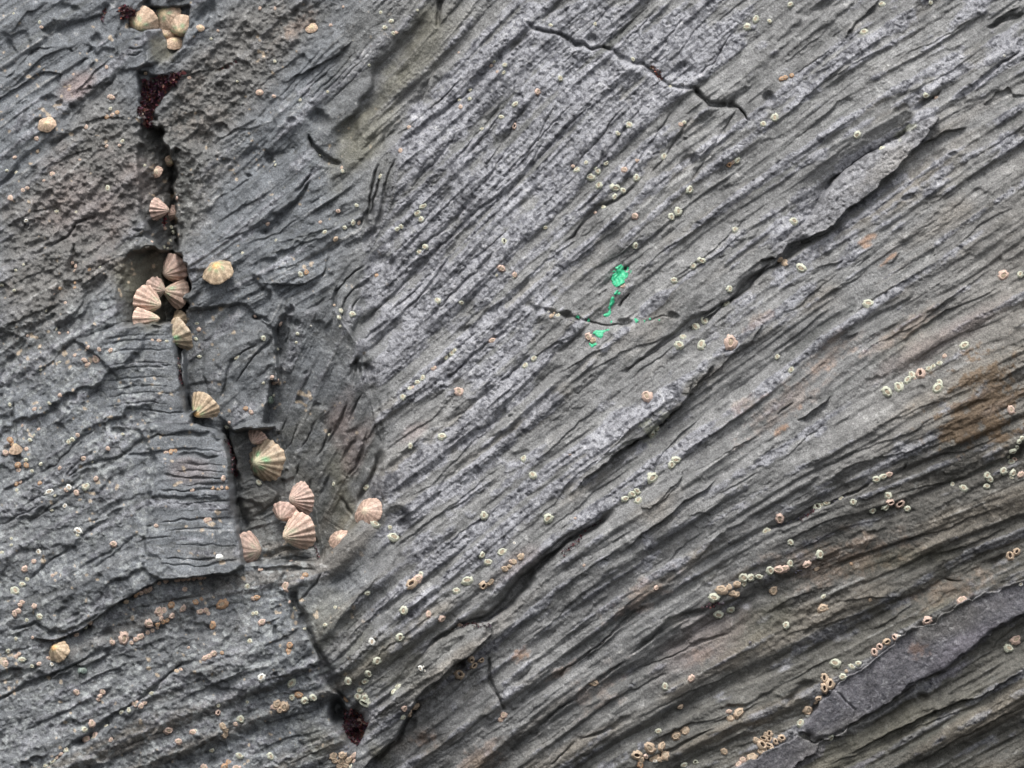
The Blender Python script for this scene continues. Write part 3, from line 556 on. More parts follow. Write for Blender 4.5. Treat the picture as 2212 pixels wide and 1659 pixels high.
for p in ([(1000,480),(1160,330),(1350,200)],[(860,660),(1000,560),(1200,520)]): step(Q(0,0,p), 3, 14, 18, 1, 5)
crack(Q(0,0,[(1130,690),(1240,640),(1310,600)]), 8, 5); crack(Q(0,0,[(1260,840),(1350,740),(1400,710)]), 7, 6); crack(Q(0,0,[(1110,1030),(1200,930),(1300,830)]), 6, 6)
pit(*Q(0,0,[(1170,690)])[0], 5, 3, 4); pit(*Q(0,0,[(970,690)])[0], 5, 4, 5)
step(Q(0,0,[(860,940),(880,800),(850,720),(900,680)]), -4, 20)
for p in ([(860,900),(1000,820),(1150,700)],[(900,1000),(1050,880),(1200,800)],[(880,1080),(1060,1000),(1250,900)],[(1000,1080),(1200,1000),(1330,900)]): step(Q(0,0,p), 2.5, 10, 14, 2, 5)
# top left rocks
crack(T(0,0,[(-30,1640),(0,1600),(200,1400),(330,1320),(450,1250),(560,1130)]), 9, 9)
slab(T(0,0,[(-80,900),(250,640),(380,600),(510,610),(480,690),(380,790),(200,840),(0,1050),(-80,1100)]), -5)
crack(T(0,0,[(480,1050),(600,960),(700,900),(860,760),(950,700),(995,600)]), 7, 7); crack(T(0,0,[(200,1180),(320,1050),(420,1010)]), 6, 6)
crack(T(0,0,[(755,360),(860,290)]), 9, 8, 5); crack(T(0,0,[(720,450),(790,390)]), 6, 6, 5); crack(T(0,0,[(860,170),(880,80),(930,20)]), 6, 7); crack(T(0,0,[(1210,60),(1300,-10)]), 9, 8)
crack(T(0,0,[(610,570),(700,510),(770,480)]), 4, 5); crack(T(0,0,[(740,590),(800,520)]), 4, 5); crack(T(0,0,[(560,400),(600,450)]), 4, 5); crack(T(0,0,[(0,290),(50,360),(140,470)]), 6, 6)
pit(*T(0,0,[(590,910)])[0], 4, 3, 6); pit(*T(0,0,[(490,890)])[0], 4, 4, 6); pit(*T(0,0,[(640,990)])[0], 8, 4, 6, 40); pit(*T(0,0,[(750,740)])[0], 3, 2, 5)
crack(T(0,0,[(430,70),(560,50),(730,90)]), 8, 6); pit(*T(0,0,[(400,850)])[0], 10, 4, 6)
crack(T(0,0,[(1830,600),(1950,550),(2040,500)]), 7, 7); pit(*T(0,0,[(1900,1120)])[0], 6, 9, 7, 60); pit(*T(0,0,[(1750,1200)])[0], 20, 9, 5, 10)
crack(T(0,0,[(1730,250),(1800,130),(1840,-20)]), 7, 7); crack(T(0,0,[(1560,290),(1700,140),(1800,20)]), 4, 5)
for p in ([(0,840),(200,600),(420,450),(700,360)],[(1540,430),(1700,250),(1860,180)],[(100,560),(300,420),(500,380)],[(560,860),(800,600),(1000,430)],[(300,1500),(600,1330),(900,1250)],[(600,1060),(900,1000),(1180,1060)],
          [(60,300),(200,100),(400,0)],[(0,700),(120,560)],[(600,760),(800,740),(960,640)],[(1500,700),(1700,620),(1900,560)]): step(T(0,0,p), 3.4, 12, 16, 2.4, 5)
for p in ([(1080,400),(1240,400)],[(1090,460),(1240,450)],[(1100,340),(1230,320)]): crack(T(0,0,p), 4, 3, 5)
# left middle
for p, w, d in (([(290,555),(430,460),(580,380),(640,270),(720,225),(830,200)],6,7),([(640,430),(655,540),(620,620),(625,710),(655,790)],7,9),([(0,640),(60,620),(150,620)],8,6),([(370,1075),(430,1010),(510,985)],4,8),
    ([(120,1400),(180,1340),(260,1250),(400,1130),(500,1040)],6,5),([(660,1290),(850,1240),(940,1190),(1020,1150)],4,8),([(490,1230),(560,1150),(700,1000),(950,700)],6,5),([(300,1640),(480,1470),(600,1330),(700,1270)],5,5),
    ([(0,1659),(60,1500),(150,1400)],5,5),([(850,960),(1000,960)],4,3),([(830,1050),(1000,1020)],4,3),([(1120,310),(1250,320)],6,7),([(1150,380),(1250,360)],4,5)):
    crack(T(0,1,p), w, d, 8)
pit(*T(0,1,[(220,280)])[0], 3, 4, 5); pit(*T(0,1,[(330,450)])[0], 12, 5, 4, 10)
for p in ([(0,880),(250,740),(560,640)],[(0,300),(300,150),(600,60)],[(0,1200),(300,1050),(520,960)],[(700,760),(900,600),(1100,520)],[(640,900),(830,720),(1050,590)]): step(T(0,1,p), 3, 12, 16, 1.6, 5)
crack(T(0,2,[(-40,300),(60,290),(120,280)]), 6, 6); crack(T(0,2,[(0,560),(80,520),(130,480)]), 5, 6)
H = H + tilt

# ------------------------------------------------------------------ rock colours: stone pigments, plus gully shade painted in
def mix(c, col, m):
    return c + (np.array(col, np.float32) - c) * m[..., None]
def blob(x, y, rx, ry, ang=0):
    a = math.radians(ang); u = (XX - x) * math.cos(a) - (YY - y) * math.sin(a); v = (XX - x) * math.sin(a) + (YY - y) * math.cos(a)
    return np.exp(-((u / rx) ** 2 + (v / ry) ** 2))
def patch(x, y, rx, ry, a, n, lo, hi):
    b = blob(x, y, rx, ry, a); return sstep(b + n, lo, hi) * sstep(b, 0.04, 0.3)
A1, A2 = fbm(70, 5, 0.6), fbm(24, 5, 0.6)
COL = np.zeros(H.shape + (3,), np.float32) + np.array((0.190, 0.191, 0.190), np.float32)      # fresh grey slate
COL = mix(COL, (0.205, 0.190, 0.165), sstep(0.5 * A1 + 0.5 * LC, 0.2, 1.8) * 0.5)
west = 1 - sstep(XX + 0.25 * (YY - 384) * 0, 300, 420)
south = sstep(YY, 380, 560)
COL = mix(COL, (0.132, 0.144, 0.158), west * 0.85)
east = sstep(XX + 0.55 * YY, 1020, 1260)
COL = mix(COL, (0.170, 0.153, 0.128), east * 0.7)
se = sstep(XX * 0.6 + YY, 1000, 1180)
COL = mix(COL, (0.092, 0.090, 0.079), se * 0.8)  # darker towards the lower right
COL = mix(COL, (0.075, 0.073, 0.066), sstep(blob(860, 560, 150, 50, 20) + blob(940, 470, 110, 50, 20) * 0.8 + 0.1 * A2, 0.15, 0.9) * 0.75)
COL = mix(COL, (0.148, 0.140, 0.128), rough * 0.75)
COL = mix(COL, (0.115, 0.102, 0.09), rough * sstep(A2 + 0.4 * F2, 0.2, 1.8) * 0.6)
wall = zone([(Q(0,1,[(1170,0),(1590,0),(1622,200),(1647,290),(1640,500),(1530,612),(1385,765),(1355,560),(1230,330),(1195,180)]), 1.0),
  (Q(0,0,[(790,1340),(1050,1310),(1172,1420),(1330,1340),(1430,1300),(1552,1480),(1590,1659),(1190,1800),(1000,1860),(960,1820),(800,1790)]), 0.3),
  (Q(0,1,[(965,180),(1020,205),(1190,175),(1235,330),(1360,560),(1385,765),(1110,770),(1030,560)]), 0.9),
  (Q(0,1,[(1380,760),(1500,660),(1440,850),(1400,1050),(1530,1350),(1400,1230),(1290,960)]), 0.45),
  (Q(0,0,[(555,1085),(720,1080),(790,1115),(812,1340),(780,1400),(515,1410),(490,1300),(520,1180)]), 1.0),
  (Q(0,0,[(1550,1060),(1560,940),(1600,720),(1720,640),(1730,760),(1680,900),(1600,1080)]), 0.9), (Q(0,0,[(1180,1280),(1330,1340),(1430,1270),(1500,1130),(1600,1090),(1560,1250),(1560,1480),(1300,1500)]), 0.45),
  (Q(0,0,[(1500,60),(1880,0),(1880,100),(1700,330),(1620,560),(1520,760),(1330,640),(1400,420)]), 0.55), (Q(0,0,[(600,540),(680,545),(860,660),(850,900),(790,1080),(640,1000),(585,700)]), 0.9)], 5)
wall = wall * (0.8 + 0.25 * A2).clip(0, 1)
COL = mix(COL, (0.100, 0.102, 0.098), wall * (0.85 + 0.15 * A2).clip(0, 1))  # darker stone; shade of the gully walls, floor and hollow painted in too
COL = mix(COL, (0.235, 0.205, 0.165), sstep(0.6 * LX + 0.4 * A1, 0.2, 1.6) * sstep(0.55 * XX + YY, 560, 800) * 0.5)
# crust: grey violet, speckled
crust = crust * (1 - wall); cc = crust * (1 - 0.35 * west)
COL = mix(COL, (0.280, 0.284, 0.308), cc * (0.85 - 0.35 * east))
COL = mix(COL, (0.145, 0.140, 0.155), flat * 0.9)
sp1, sp2 = vnoise(1.9), vnoise(3.0)
COL = mix(COL, (0.085, 0.087, 0.10), crust * (1 - 0.45 * flat) * np.maximum(0.8 * sstep(sp1, 0.5, 1.2), 0.85 * sstep(0.6 * sp2 + 0.5 * pn2, 0.6, 1.4)))
COL = mix(COL, (0.42, 0.42, 0.43), crust * sstep(vnoise(2.2), 0.9, 1.9) * 0.35)
COL = mix(COL, (0.34, 0.34, 0.33), (1 - crust) * sstep(0.6 * LF + 0.5 * LM, 1.0, 2.2) * 0.5)
COL = mix(COL, (0.09, 0.095, 0.09), (1 - 0.6 * crust) * sstep(-0.6 * LF - 0.5 * LM + 0.2 * F3, 0.9, 2.0) * 0.5)
COL = mix(COL, (0.40, 0.40, 0.39), sstep(0.7 * vnoise(1.8) + 0.5 * F2, 1.5, 2.3) * 0.35 * (1 - 0.5 * east))
COL = mix(COL, (0.06, 0.06, 0.058), sstep(0.7 * vnoise(2.1) + 0.5 * A2, 1.2, 2.2) * (0.35 + 0.4 * rough + 0.25 * west) * (1 - crust))
COL = mix(COL, (0.28, 0.295, 0.295), swest * (1 - rough * 0.3) * sstep(0.8 * vnoise(2.0) + 0.5 * vnoise(4.5) + 0.3 * LF, 0.1, 1.5) * 0.75)
COL = mix(COL, (0.065, 0.07, 0.075), swest * sstep(0.8 * pw + 0.5 * pw2, 0.6, 1.5) * 0.6)
COL = mix(COL, (0.31, 0.30, 0.29), blade * 0.22)
# pale violet dusting on the purple slabs
for b in (blob(975, 655, 60, 26, 30), blob(840, 760, 60, 22, 20)): COL = mix(COL, (0.21, 0.195, 0.225), sstep(b, 0.3, 0.7) * 0.5 * crust)
COL = mix(COL, (0.31, 0.295, 0.27), sstep(blob(880, 170, 60, 12, 42) + 0.15 * A2, 0.35, 0.9) * 0.45)
# lichen-yellow tops
COL = mix(COL, (0.33, 0.34, 0.24), sstep(blob(655, 425, 45, 14, 40) + blob(905, 130, 20, 8, 35) + 0.2 * F2, 0.7, 1.2) * 0.45)
# ochre and rust stains
rust = sstep(blob(992, 390, 40, 26, 30) + blob(965, 428, 26, 17, 20) + 0.12 * A2 + 0.14 * LM + 0.22 * F2, 0.3, 0.75) * sstep(blob(985, 400, 60, 45, 20), 0.05, 0.3)
COL = mix(COL, (0.108, 0.070, 0.038), rust * 0.8)
for x, y, rx, ry, a, s in ((868,241,7,3,30,.9),(890,258,9,2,40,.8),(782,428,9,2.5,40,.95),(800,408,4,2,40,.8),(520,655,9,4,40,.8),(640,600,30,10,35,.35),(600,690,30,12,35,.25),(560,672,14,5,35,.3),
    (790,400,50,12,38,.25),(905,330,40,8,35,.25),(830,355,30,9,35,.3),(920,650,10,6,10,.5),(745,405,16,6,35,.3),(480,760,26,12,40,.35),(425,740,10,8,0,.5),(830,560,60,16,10,.25),(700,655,12,6,30,.35),(950,590,40,10,20,.25),(760,320,20,5,35,.3),(300,20,20,8,40,.3)):
    COL = mix(COL, (0.30, 0.15, 0.065), patch(x, y, rx * 1.3, ry * 1.5, a, 0.2 * F2 + 0.15 * LM, 0.3, 1.1) * s * 0.6)
# green-brown film of weed on damp stone
for x, y, rx, ry, a, s in ((365,130,20,60,-30,.55),(420,45,22,60,-35,.5),(345,640,30,60,20,.35),(318,745,14,30,20,.4),(440,640,40,30,30,.2),(150,280,26,40,0,.5),(345,500,14,40,15,.4),(770,620,60,20,20,.4),(950,620,50,20,10,.3),(880,740,120,26,20,.3),(905,560,60,12,10,.35),(160,48,12,14,0,.6),(400,660,24,40,30,.25),(380,755,8,16,40,.5)):
    COL = mix(COL, (0.105, 0.098, 0.062), patch(x, y, rx * 1.2, ry * 1.2, a, 0.12 * A2, 0.25, 0.95) * s)
# pink-brown coralline film
for x, y, rx, ry, a, s in ((75,85,24,10,40,.6),(90,200,60,40,30,.25),(950,335,60,10,30,.3),(345,405,16,30,-20,.35),(360,440,10,30,-20,.3),(190,470,20,12,0,.3),(700,640,60,20,35,.3),(520,560,30,12,35,.3),(415,430,18,8,30,.35)):
    COL = mix(COL, (0.25, 0.19, 0.18), patch(x, y, rx * 1.2, ry * 1.3, a, 0.15 * A2, 0.25, 0.95) * s)
# creamy old barnacle scars
COL = mix(COL, (0.45, 0.36, 0.26), sstep(vnoise(2.4) + 0.5 * vnoise(20), 2.35, 2.9) * west * 0.7)
COL = (COL * (1 + 0.10 * F2 + 0.07 * A2 + 0.05 * LF)[..., None]).clip(0.02, 0.7)

# ------------------------------------------------------------------ the rock mesh
def axis(a, lo, hi):
    out = [a[0]]; s = RES
    while out[0] > lo: s *= 1.12; out.insert(0, out[0] - min(s, 12))
    left = out[:-1]
    out = [a[-1]]; s = RES
    while out[-1] < hi: s *= 1.12; out.append(out[-1] + min(s, 12))
    return np.concatenate([left, a, out[1:]]).astype(np.float32)
ex = axis(gx, -700, 1724); ey = axis(gy, -600, 1368)
def refl(v, a, n):
    t = (v - a[0]) / RES; p = 2 * (n - 1)
    t = np.abs(t) % p; return np.clip(np.where(t > n - 1, p - t, t), 0, n - 1).astype(int)
rx = refl(ex, gx, NX); ry = refl(ey, gy, NY)
EXX, EYY = np.meshgrid(ex, ey)
# beyond the traced part the rock carries on: it is sampled further along its own bedding
sx_, sy_ = EXX.astype(np.float64).copy(), EYY.astype(np.float64).copy()
for _ in range(7):
    o1 = (sx_ > gx[-1]) | (sy_ < gy[0]); o2 = ((sx_ < gx[0]) | (sy_ > gy[-1])) & ~o1
    sx_ += np.where(o1, -310, 0) + np.where(o2, 310, 0); sy_ += np.where(o1, 205, 0) + np.where(o2, -205, 0)
ok_ = (sx_ >= gx[0]) & (sx_ <= gx[-1]) & (sy_ >= gy[0]) & (sy_ <= gy[-1])
IX = np.where(ok_, np.clip(np.rint((sx_ - X0) / RES), 0, NX - 1).astype(int), rx[None, :]); IY = np.where(ok_, np.clip(np.rint((sy_ - Y0) / RES), 0, NY - 1).astype(int), ry[:, None])
EH = (H - tilt)[IY, IX]
EH = EH + lean(EXX, EYY)
def world_pt(x, y, h): return ((x - 512) * S, -h * S, (384 - y) * S)
MX, MY = len(ex), len(ey)
co = np.empty((MX * MY, 3), np.float32)
co[:, 0] = ((EXX - 512) * S).ravel(); co[:, 1] = (-EH * S).ravel(); co[:, 2] = ((384 - EYY) * S).ravel()
idx = np.arange(MX * MY, dtype=np.int32).reshape(MY, MX)
quads = np.stack([idx[:-1, :-1], idx[1:, :-1], idx[1:, 1:], idx[:-1, 1:]], -1).reshape(-1, 4)
me = bpy.data.meshes.new("rock_face")
me.vertices.add(len(co)); me.vertices.foreach_set("co", co.ravel())
me.loops.add(quads.size); me.loops.foreach_set("vertex_index", quads.ravel())
me.polygons.add(len(quads)); me.polygons.foreach_set("loop_start", np.arange(0, quads.size, 4, dtype=np.int32))
me.polygons.foreach_set("loop_total", np.full(len(quads), 4, np.int32))
me.polygons.foreach_set("use_smooth", np.ones(len(quads), bool))
me.update(calc_edges=True)
at = me.attributes.new("pigment", 'FLOAT_COLOR', 'POINT')
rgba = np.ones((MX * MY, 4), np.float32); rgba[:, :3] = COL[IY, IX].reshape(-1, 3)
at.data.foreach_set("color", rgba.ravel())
ro = bpy.data.objects.new("rock_face", me); scene.collection.objects.link(ro)
ro["kind"] = "structure"; ro["label"] = "weathered grey slate rock face with slanting ribs, cracks and ledges"

at2 = me.attributes.new("damp", 'FLOAT', 'POINT')
damp = np.clip(0.8 * wall + 0.55 * se * sstep(A2, -0.2, 1.2) + 0.35 * sstep(A1 + 0.5 * A2, 0.6, 1.8), 0, 1)
at2.data.foreach_set("value", damp[IY, IX].ravel().astype(np.float32))
def nodes(name):
    m = bpy.data.materials.new(name); m.use_nodes = True; nt = m.node_tree
    return m, nt, nt.nodes['Principled BSDF'], nt.links
m, nt, bs, ln = nodes("slate")
a = nt.nodes.new('ShaderNodeAttribute'); a.attribute_name = "pigment"
tc = nt.nodes.new('ShaderNodeTexCoord')
n1 = nt.nodes.new('ShaderNodeTexNoise'); n1.inputs['Scale'].default_value = 420; n1.inputs['Detail'].default_value = 4; n1.inputs['Roughness'].default_value = 0.65
ln.new(tc.outputs['Object'], n1.inputs['Vector'])
mr = nt.nodes.new('ShaderNodeMapRange'); mr.inputs[1].default_value = 0.3; mr.inputs[2].default_value = 0.7; mr.inputs[3].default_value = 0.5; mr.inputs[4].default_value = 1.55
ln.new(n1.outputs['Fac'], mr.inputs[0])
vm = nt.nodes.new('ShaderNodeVectorMath'); vm.operation = 'SCALE'
ln.new(a.outputs['Color'], vm.inputs[0]); ln.new(mr.outputs[0], vm.inputs['Scale'])
ln.new(vm.outputs[0], bs.inputs['Base Color'])
n2 = nt.nodes.new('ShaderNodeTexNoise'); n2.inputs['Scale'].default_value = 260; n2.inputs['Detail'].default_value = 5; n2.inputs['Roughness'].default_value = 0.7
ln.new(tc.outputs['Object'], n2.inputs['Vector'])
bp = nt.nodes.new('ShaderNodeBump'); bp.inputs['Strength'].default_value = 0.8; bp.inputs['Distance'].default_value = 0.0025
ln.new(n2.outputs['Fac'], bp.inputs['Height']); ln.new(bp.outputs[0], bs.inputs['Normal'])
dn = nt.nodes.new('ShaderNodeAttribute'); dn.attribute_name = 'damp'
rr_ = nt.nodes.new('ShaderNodeMapRange'); rr_.inputs[3].default_value = 0.66; rr_.inputs[4].default_value = 0.36
ln.new(dn.outputs['Fac'], rr_.inputs[0]); ln.new(rr_.outputs[0], bs.inputs['Roughness'])
bs.inputs['Specular IOR Level'].default_value = 0.35
me.materials.append(m)

# ------------------------------------------------------------------ creatures on the rock
HB = blur(H, 3.0); HT = blur(H, 1.2)
def gidx(x, y): return min(NX - 2, max(1, int(round((x - X0) / RES)))), min(NY - 2, max(1, int(round((y - Y0) / RES))))
def surf(x, y, A=None):
    A = HT if A is None else A
    i, j = gidx(x, y); return float(A[j, i])
def normal(x, y, k=0.7):
    i, j = gidx(x, y); d = 3
    i = min(NX - 1 - d, max(d, i)); j = min(NY - 1 - d, max(d, j))
    dx = float(HB[j, i + d] - HB[j, i - d]) / (2 * d * RES); dy = float(HB[j + d, i] - HB[j - d, i]) / (2 * d * RES)
    return Vector((-dx * k, -1, dy * k)).normalized()
def basis(n, spin):
    q = Vector(n).to_track_quat('Z', 'Y').to_matrix(); return (q @ Matrix.Rotation(spin, 3, 'Z')).to_4x4()
def mesh_obj(name, verts, faces, mats, cols=None, smooth=True, fm=None):
    me = bpy.data.meshes.new(name); me.from_pydata(verts, [], faces); me.update()
    for p in me.polygons: p.use_smooth = smooth
    for mm in mats: me.materials.append(mm)
    if fm:
        for p, v in zip(me.polygons, fm): p.material_index = v
    if cols is not None:
        at = me.attributes.new("pigment", 'FLOAT_COLOR', 'POINT')
        at.data.foreach_set("color", np.array([(c[0], c[1], c[2], 1) for c in cols], np.float32).ravel())
    return me
def link(o): scene.collection.objects.link(o); return o

def shell_mat(name, rough=0.55, scale=500, var=0.25, spec=0.4, bump=0.4, base=None):
    m, nt, bs, ln = nodes(name)
    if base is None:
        a = nt.nodes.new('ShaderNodeAttribute'); a.attribute_name = "pigment"; src = a.outputs['Color']
    else:
        a = nt.nodes.new('ShaderNodeRGB'); a.outputs[0].default_value = (*base, 1); src = a.outputs[0]
    tc = nt.nodes.new('ShaderNodeTexCoord'); geo = nt.nodes.new('ShaderNodeNewGeometry')
    n1 = nt.nodes.new('ShaderNodeTexNoise'); n1.inputs['Scale'].default_value = scale; n1.inputs['Detail'].default_value = 3
    ln.new(geo.outputs['Position'], n1.inputs['Vector'])
    mr = nt.nodes.new('ShaderNodeMapRange'); mr.inputs[1].default_value = 0.3; mr.inputs[2].default_value = 0.7; mr.inputs[3].default_value = 1 - var; mr.inputs[4].default_value = 1 + var
    ln.new(n1.outputs['Fac'], mr.inputs[0])
    vm = nt.nodes.new('ShaderNodeVectorMath'); vm.operation = 'SCALE'; ln.new(src, vm.inputs[0]); ln.new(mr.outputs[0], vm.inputs['Scale']); ln.new(vm.outputs[0], bs.inputs['Base Color'])
    bp = nt.nodes.new('ShaderNodeBump'); bp.inputs['Strength'].default_value = bump; bp.inputs['Distance'].default_value = 0.001
    ln.new(n1.outputs['Fac'], bp.inputs['Height']); ln.new(bp.outputs[0], bs.inputs['Normal'])
    bs.inputs['Roughness'].default_value = rough; bs.inputs['Specular IOR Level'].default_value = spec
    return m
M_LIMPET = shell_mat("limpet_shell", 0.5, 350, 0.3)
M_BARN = {'g': shell_mat("pale_green_barnacle", 0.7, 600, 0.25, base=(0.50, 0.51, 0.41)), 'p': shell_mat("pink_barnacle", 0.7, 600, 0.3, base=(0.55, 0.41, 0.34)),
          't': shell_mat("tan_barnacle", 0.7, 600, 0.3, base=(0.48, 0.37, 0.27)), 'w': shell_mat("white_barnacle", 0.6, 600, 0.15, base=(0.70, 0.70, 0.65)),
          'o': shell_mat("orange_barnacle", 0.7, 600, 0.3, base=(0.46, 0.29, 0.18))}
M_OPER = shell_mat("barnacle_lid", 0.6, 900, 0.35, base=(0.38, 0.31, 0.23)); M_HOLE = shell_mat("barnacle_inside", 0.9, 600, 0.3, base=(0.035, 0.025, 0.02))
M_GREEN = shell_mat("green_paint", 0.4, 260, 0.22, 0.5, 0.6, base=(0.045, 0.43, 0.22))
M_SNAIL = shell_mat("snail_shell", 0.35, 500, 0.35, 0.5); M_WEED = shell_mat("red_weed", 0.45, 900, 0.5, 0.5)
CNAME = {'g': 'pale green', 'p': 'pinkish', 't': 'tan', 'w': 'white', 'o': 'orange'}

# barnacle: a low crater of six plates, its mouth closed by a lid of four small plates or standing empty
def barnacle_meshes(seed):
    r = random.Random(seed); N = 24; V = []; F = []; ecc = r.uniform(1.05, 1.3); lob = [r.uniform(0.84, 1.18) for _ in range(6)]; ph = r.uniform(0, 6)
    rings = [(1.0, -0.25), (1.0, 0.02), (0.84, 0.24), (0.66, 0.46), (0.54, 0.56), (0.46, 0.55), (0.42, 0.38), (0.36, 0.12)]
    for q, (rad, z) in enumerate(rings):
        for k in range(N):
            t = 2 * math.pi * k / N; l = lob[int(k * 6 / N)]; seam = 1 - (0.10 if k % 4 == 0 else 0.0) * (q < 4)
            spike = 1 + (0.10 * math.sin(9 * t + ph) + 0.06 * math.sin(17 * t)) * max(0, 1 - q / 3)
            rr = rad * (1 + (l - 1) * max(0.15, 1 - q / 5)) * seam * spike
            di = 1 + 0.22 * (abs(math.cos(t)) - abs(math.sin(t))) * (q >= 3)      # mouth drawn to a kite
            V.append((rr * math.cos(t) * ecc * di, rr * math.sin(t) * di, z * (1 + 0.12 * math.sin(3 * t + ph))))
    for q in range(len(rings) - 1):
        for k in range(N):
            a = q * N + k; b = q * N + (k + 1) % N; F.append((a, b, b + N, a + N))
    base = len(rings) - 1
    Vl = []; Fl = []
    for q, (rad, z) in enumerate([(0.44, 0.40), (0.26, 0.50), (0.0, 0.54)]):
        for k in range(12):
            t = 2 * math.pi * k / 12; slit = -0.10 if k in (0, 6) else 0
            Vl.append((rad * math.cos(t) * ecc * 1.15, rad * math.sin(t) * 0.85, z + slit * (q > 0)))
    for q in range(2):
        for k in range(12):
            a = q * 12 + k; b = q * 12 + (k + 1) % 12; Fl.append((a, b, b + 12, a + 12))
    Vh = [(0.45 * math.cos(2 * math.pi * k / 12) * ecc * 1.15, 0.45 * math.sin(2 * math.pi * k / 12) * 0.9, 0.12) for k in range(12)]
    return (V, F), (Vl, Fl), (Vh, [tuple(range(12))])
BM = {}
for sd in range(6):
    (V, F), (Vl, Fl), (Vh, Fh) = barnacle_meshes(sd)
    lid = mesh_obj("lid", Vl, Fl, [M_OPER], smooth=False); hole = mesh_obj("mouth", Vh, Fh, [M_HOLE])
    for c, mm in M_BARN.items(): BM[c, sd] = (mesh_obj("shell_wall", V, F, [mm]), lid, hole)
ORD = ['leftmost', 'second from left', 'third from left', 'fourth from left', 'fifth from left', 'sixth from left', 'seventh from left', 'eighth from left', 'ninth from left', 'tenth from left',
       'eleventh from left', 'twelfth from left', 'thirteenth from left', 'fourteenth from left', 'fifteenth from left', 'sixteenth from left']
protos = {}
def add_barnacle(x, y, d, c, empty, label, group):
    rnd = random.Random(int(x * 31 + y * 77)); sd = rnd.randrange(6)
    key = (c, sd, empty)
    sw, lid, hole = BM[c, sd]
    if key not in protos:
        root = bpy.data.objects.new("barnacle", None); link(root); root.empty_display_size = 0.003
        s = link(bpy.data.objects.new("shell_wall", sw)); s.parent = root
        l = link(bpy.data.objects.new("mouth" if empty else "lid", hole if empty else lid)); l.parent = root
        protos[key] = root
    else:
        src = protos[key]; root = src.copy(); link(root)
        for ch in src.children: cc = ch.copy(); link(cc); cc.parent = root
    n = normal(x, y, 0.8); n = (n + Vector((rnd.uniform(-.15, .15), 0, rnd.uniform(-.05, .25)))).normalized()
    r = d / 2 * S * rnd.uniform(0.88, 1.06)
    h = max(surf(x, y), surf(x, y, HB) - 0.4)
    root.matrix_world = Matrix.Translation(world_pt(x, y, h + 0.1)) @ basis(n, rnd.uniform(0, 6.28)) @ Matrix.Diagonal((r, r, r * rnd.uniform(0.8, 1.15), 1))
    root['label'] = label; root['category'] = 'barnacle'; root['group'] = group
    return root
BARN = []
def B(ij, phrase, group, pts, c='g', s=60):
    """pts: (x, y[, colour[, diameter[, 'e' = empty]]]) in tile coordinates; labels count along the cluster from the left"""
    P = []
    for p in pts:
        x, y = T(ij[0], ij[1], [p[:2]])[0]
        P.append((x, y, (p[3] if len(p) > 3 and p[3] else s) / 8.64, p[2] if len(p) > 2 and p[2] else c, len(p) > 4))
    BARN.append((phrase, group, P))

G1, G2, G3_, G4_ = "barnacles scattered over the ribbed slab", "barnacles in a row along a crack", "crowded barnacle clusters", "small barnacles on the left rocks"
# --- upper left rocks
B((0,0), "top left corner rocks", G4_, [(95,100,'g',28),(320,175,'g',30),(335,218,'p',34)])
B((0,0), "rock left of the weed-filled crevice", G4_, [(580,765,'p',42),(615,630,'p',30),(905,565,'p',30),(940,930,'g',34),(945,830,'p',55)])
B((0,0), "patch below the weed-filled crevice", G4_, [(905,1255,'p',34),(1020,1250,'p',36),(1045,1212,'g',42)], s=34)
B((0,0), "mixed knot on the brown rock left of the crevice", G3_, [(910,1000,'o',44),(960,985,'p',46),(1000,965,'o',42),(730,1090,'p',42)])
B((0,0), "sparse row on the far left brown rock", G4_, [(50,1470,'g',32),(125,1485,'g',34),(115,1355,'p',30),(300,1190,'p',46),(310,1300,'t',30)])
B((0,0), "brown rock above the left cracks", G4_, [(190,1640,'p',46),(225,1620,'p',40),(370,1555,'p',28),(440,1500,'p',48),(680,1375,'p',26),(920,1620,'g',50)])
B((0,0), "inside the weed of the upper crevice", G4_, [(1225,750,'t',30),(1230,940,'t',34),(1212,970,'t',34),(1240,620,'t',40),(1235,1420,'g',40)])
B((0,0), "brown rough rock right of the crevice", G4_, [(1620,660,'p',44),(1810,320,'g',30),(1870,250,'p',30),(2040,690,'g',26)])
# --- upper middle left
B((1,0), "rock by the upper brown hollow", G1, [(1070,90,'g',30),(1160,165,'g',42),(1105,222,'g',46),(1390,70,'g',26)])
B((1,0), "pair touching in the smooth brown hollow", G1, [(1182,272,'g',44),(1205,265,'p',36)])
B((1,0), "brown rough rock at the top", G4_, [(20,50,'p',34),(150,55,'p',32),(635,200,'p',30),(745,40,'p',26)])
B((1,0), "ledges left of the ribbed slab", G1, [(610,780,'g',38),(372,850,'g',34),(970,548,'g',26),(145,820,'p',34),(20,790,'p',50),(150,515,'g',40)])
B((1,0), "short dark crack below the hollow", G1, [(545,1330,'g',22),(735,1440,'p',32),(742,1470,'g',34),(150,1390,'g',26),(155,1415,'g',26)])
B((1,0), "upper left edge of the ribbed slab", G1, [(1320,1090,'p',42),(1245,1295,'p',46),(1070,1520,'g',42),(1750,440,'p',26)])
B((1,0), "diagonal line across the slab's upper left", G1, [(1755,855,'g',34),(1765,915,'p',48),(1845,840,'g',36),(1850,765,'g',34)])
B((1,0), "slab near the first long groove", G1, [(1955,1105,'g',42),(2120,1003,'g',44),(2030,555,'p',36),(2055,520,'g',32),(2085,608,'p',30),(2138,615,'g',36),(2150,548,'g',48)])
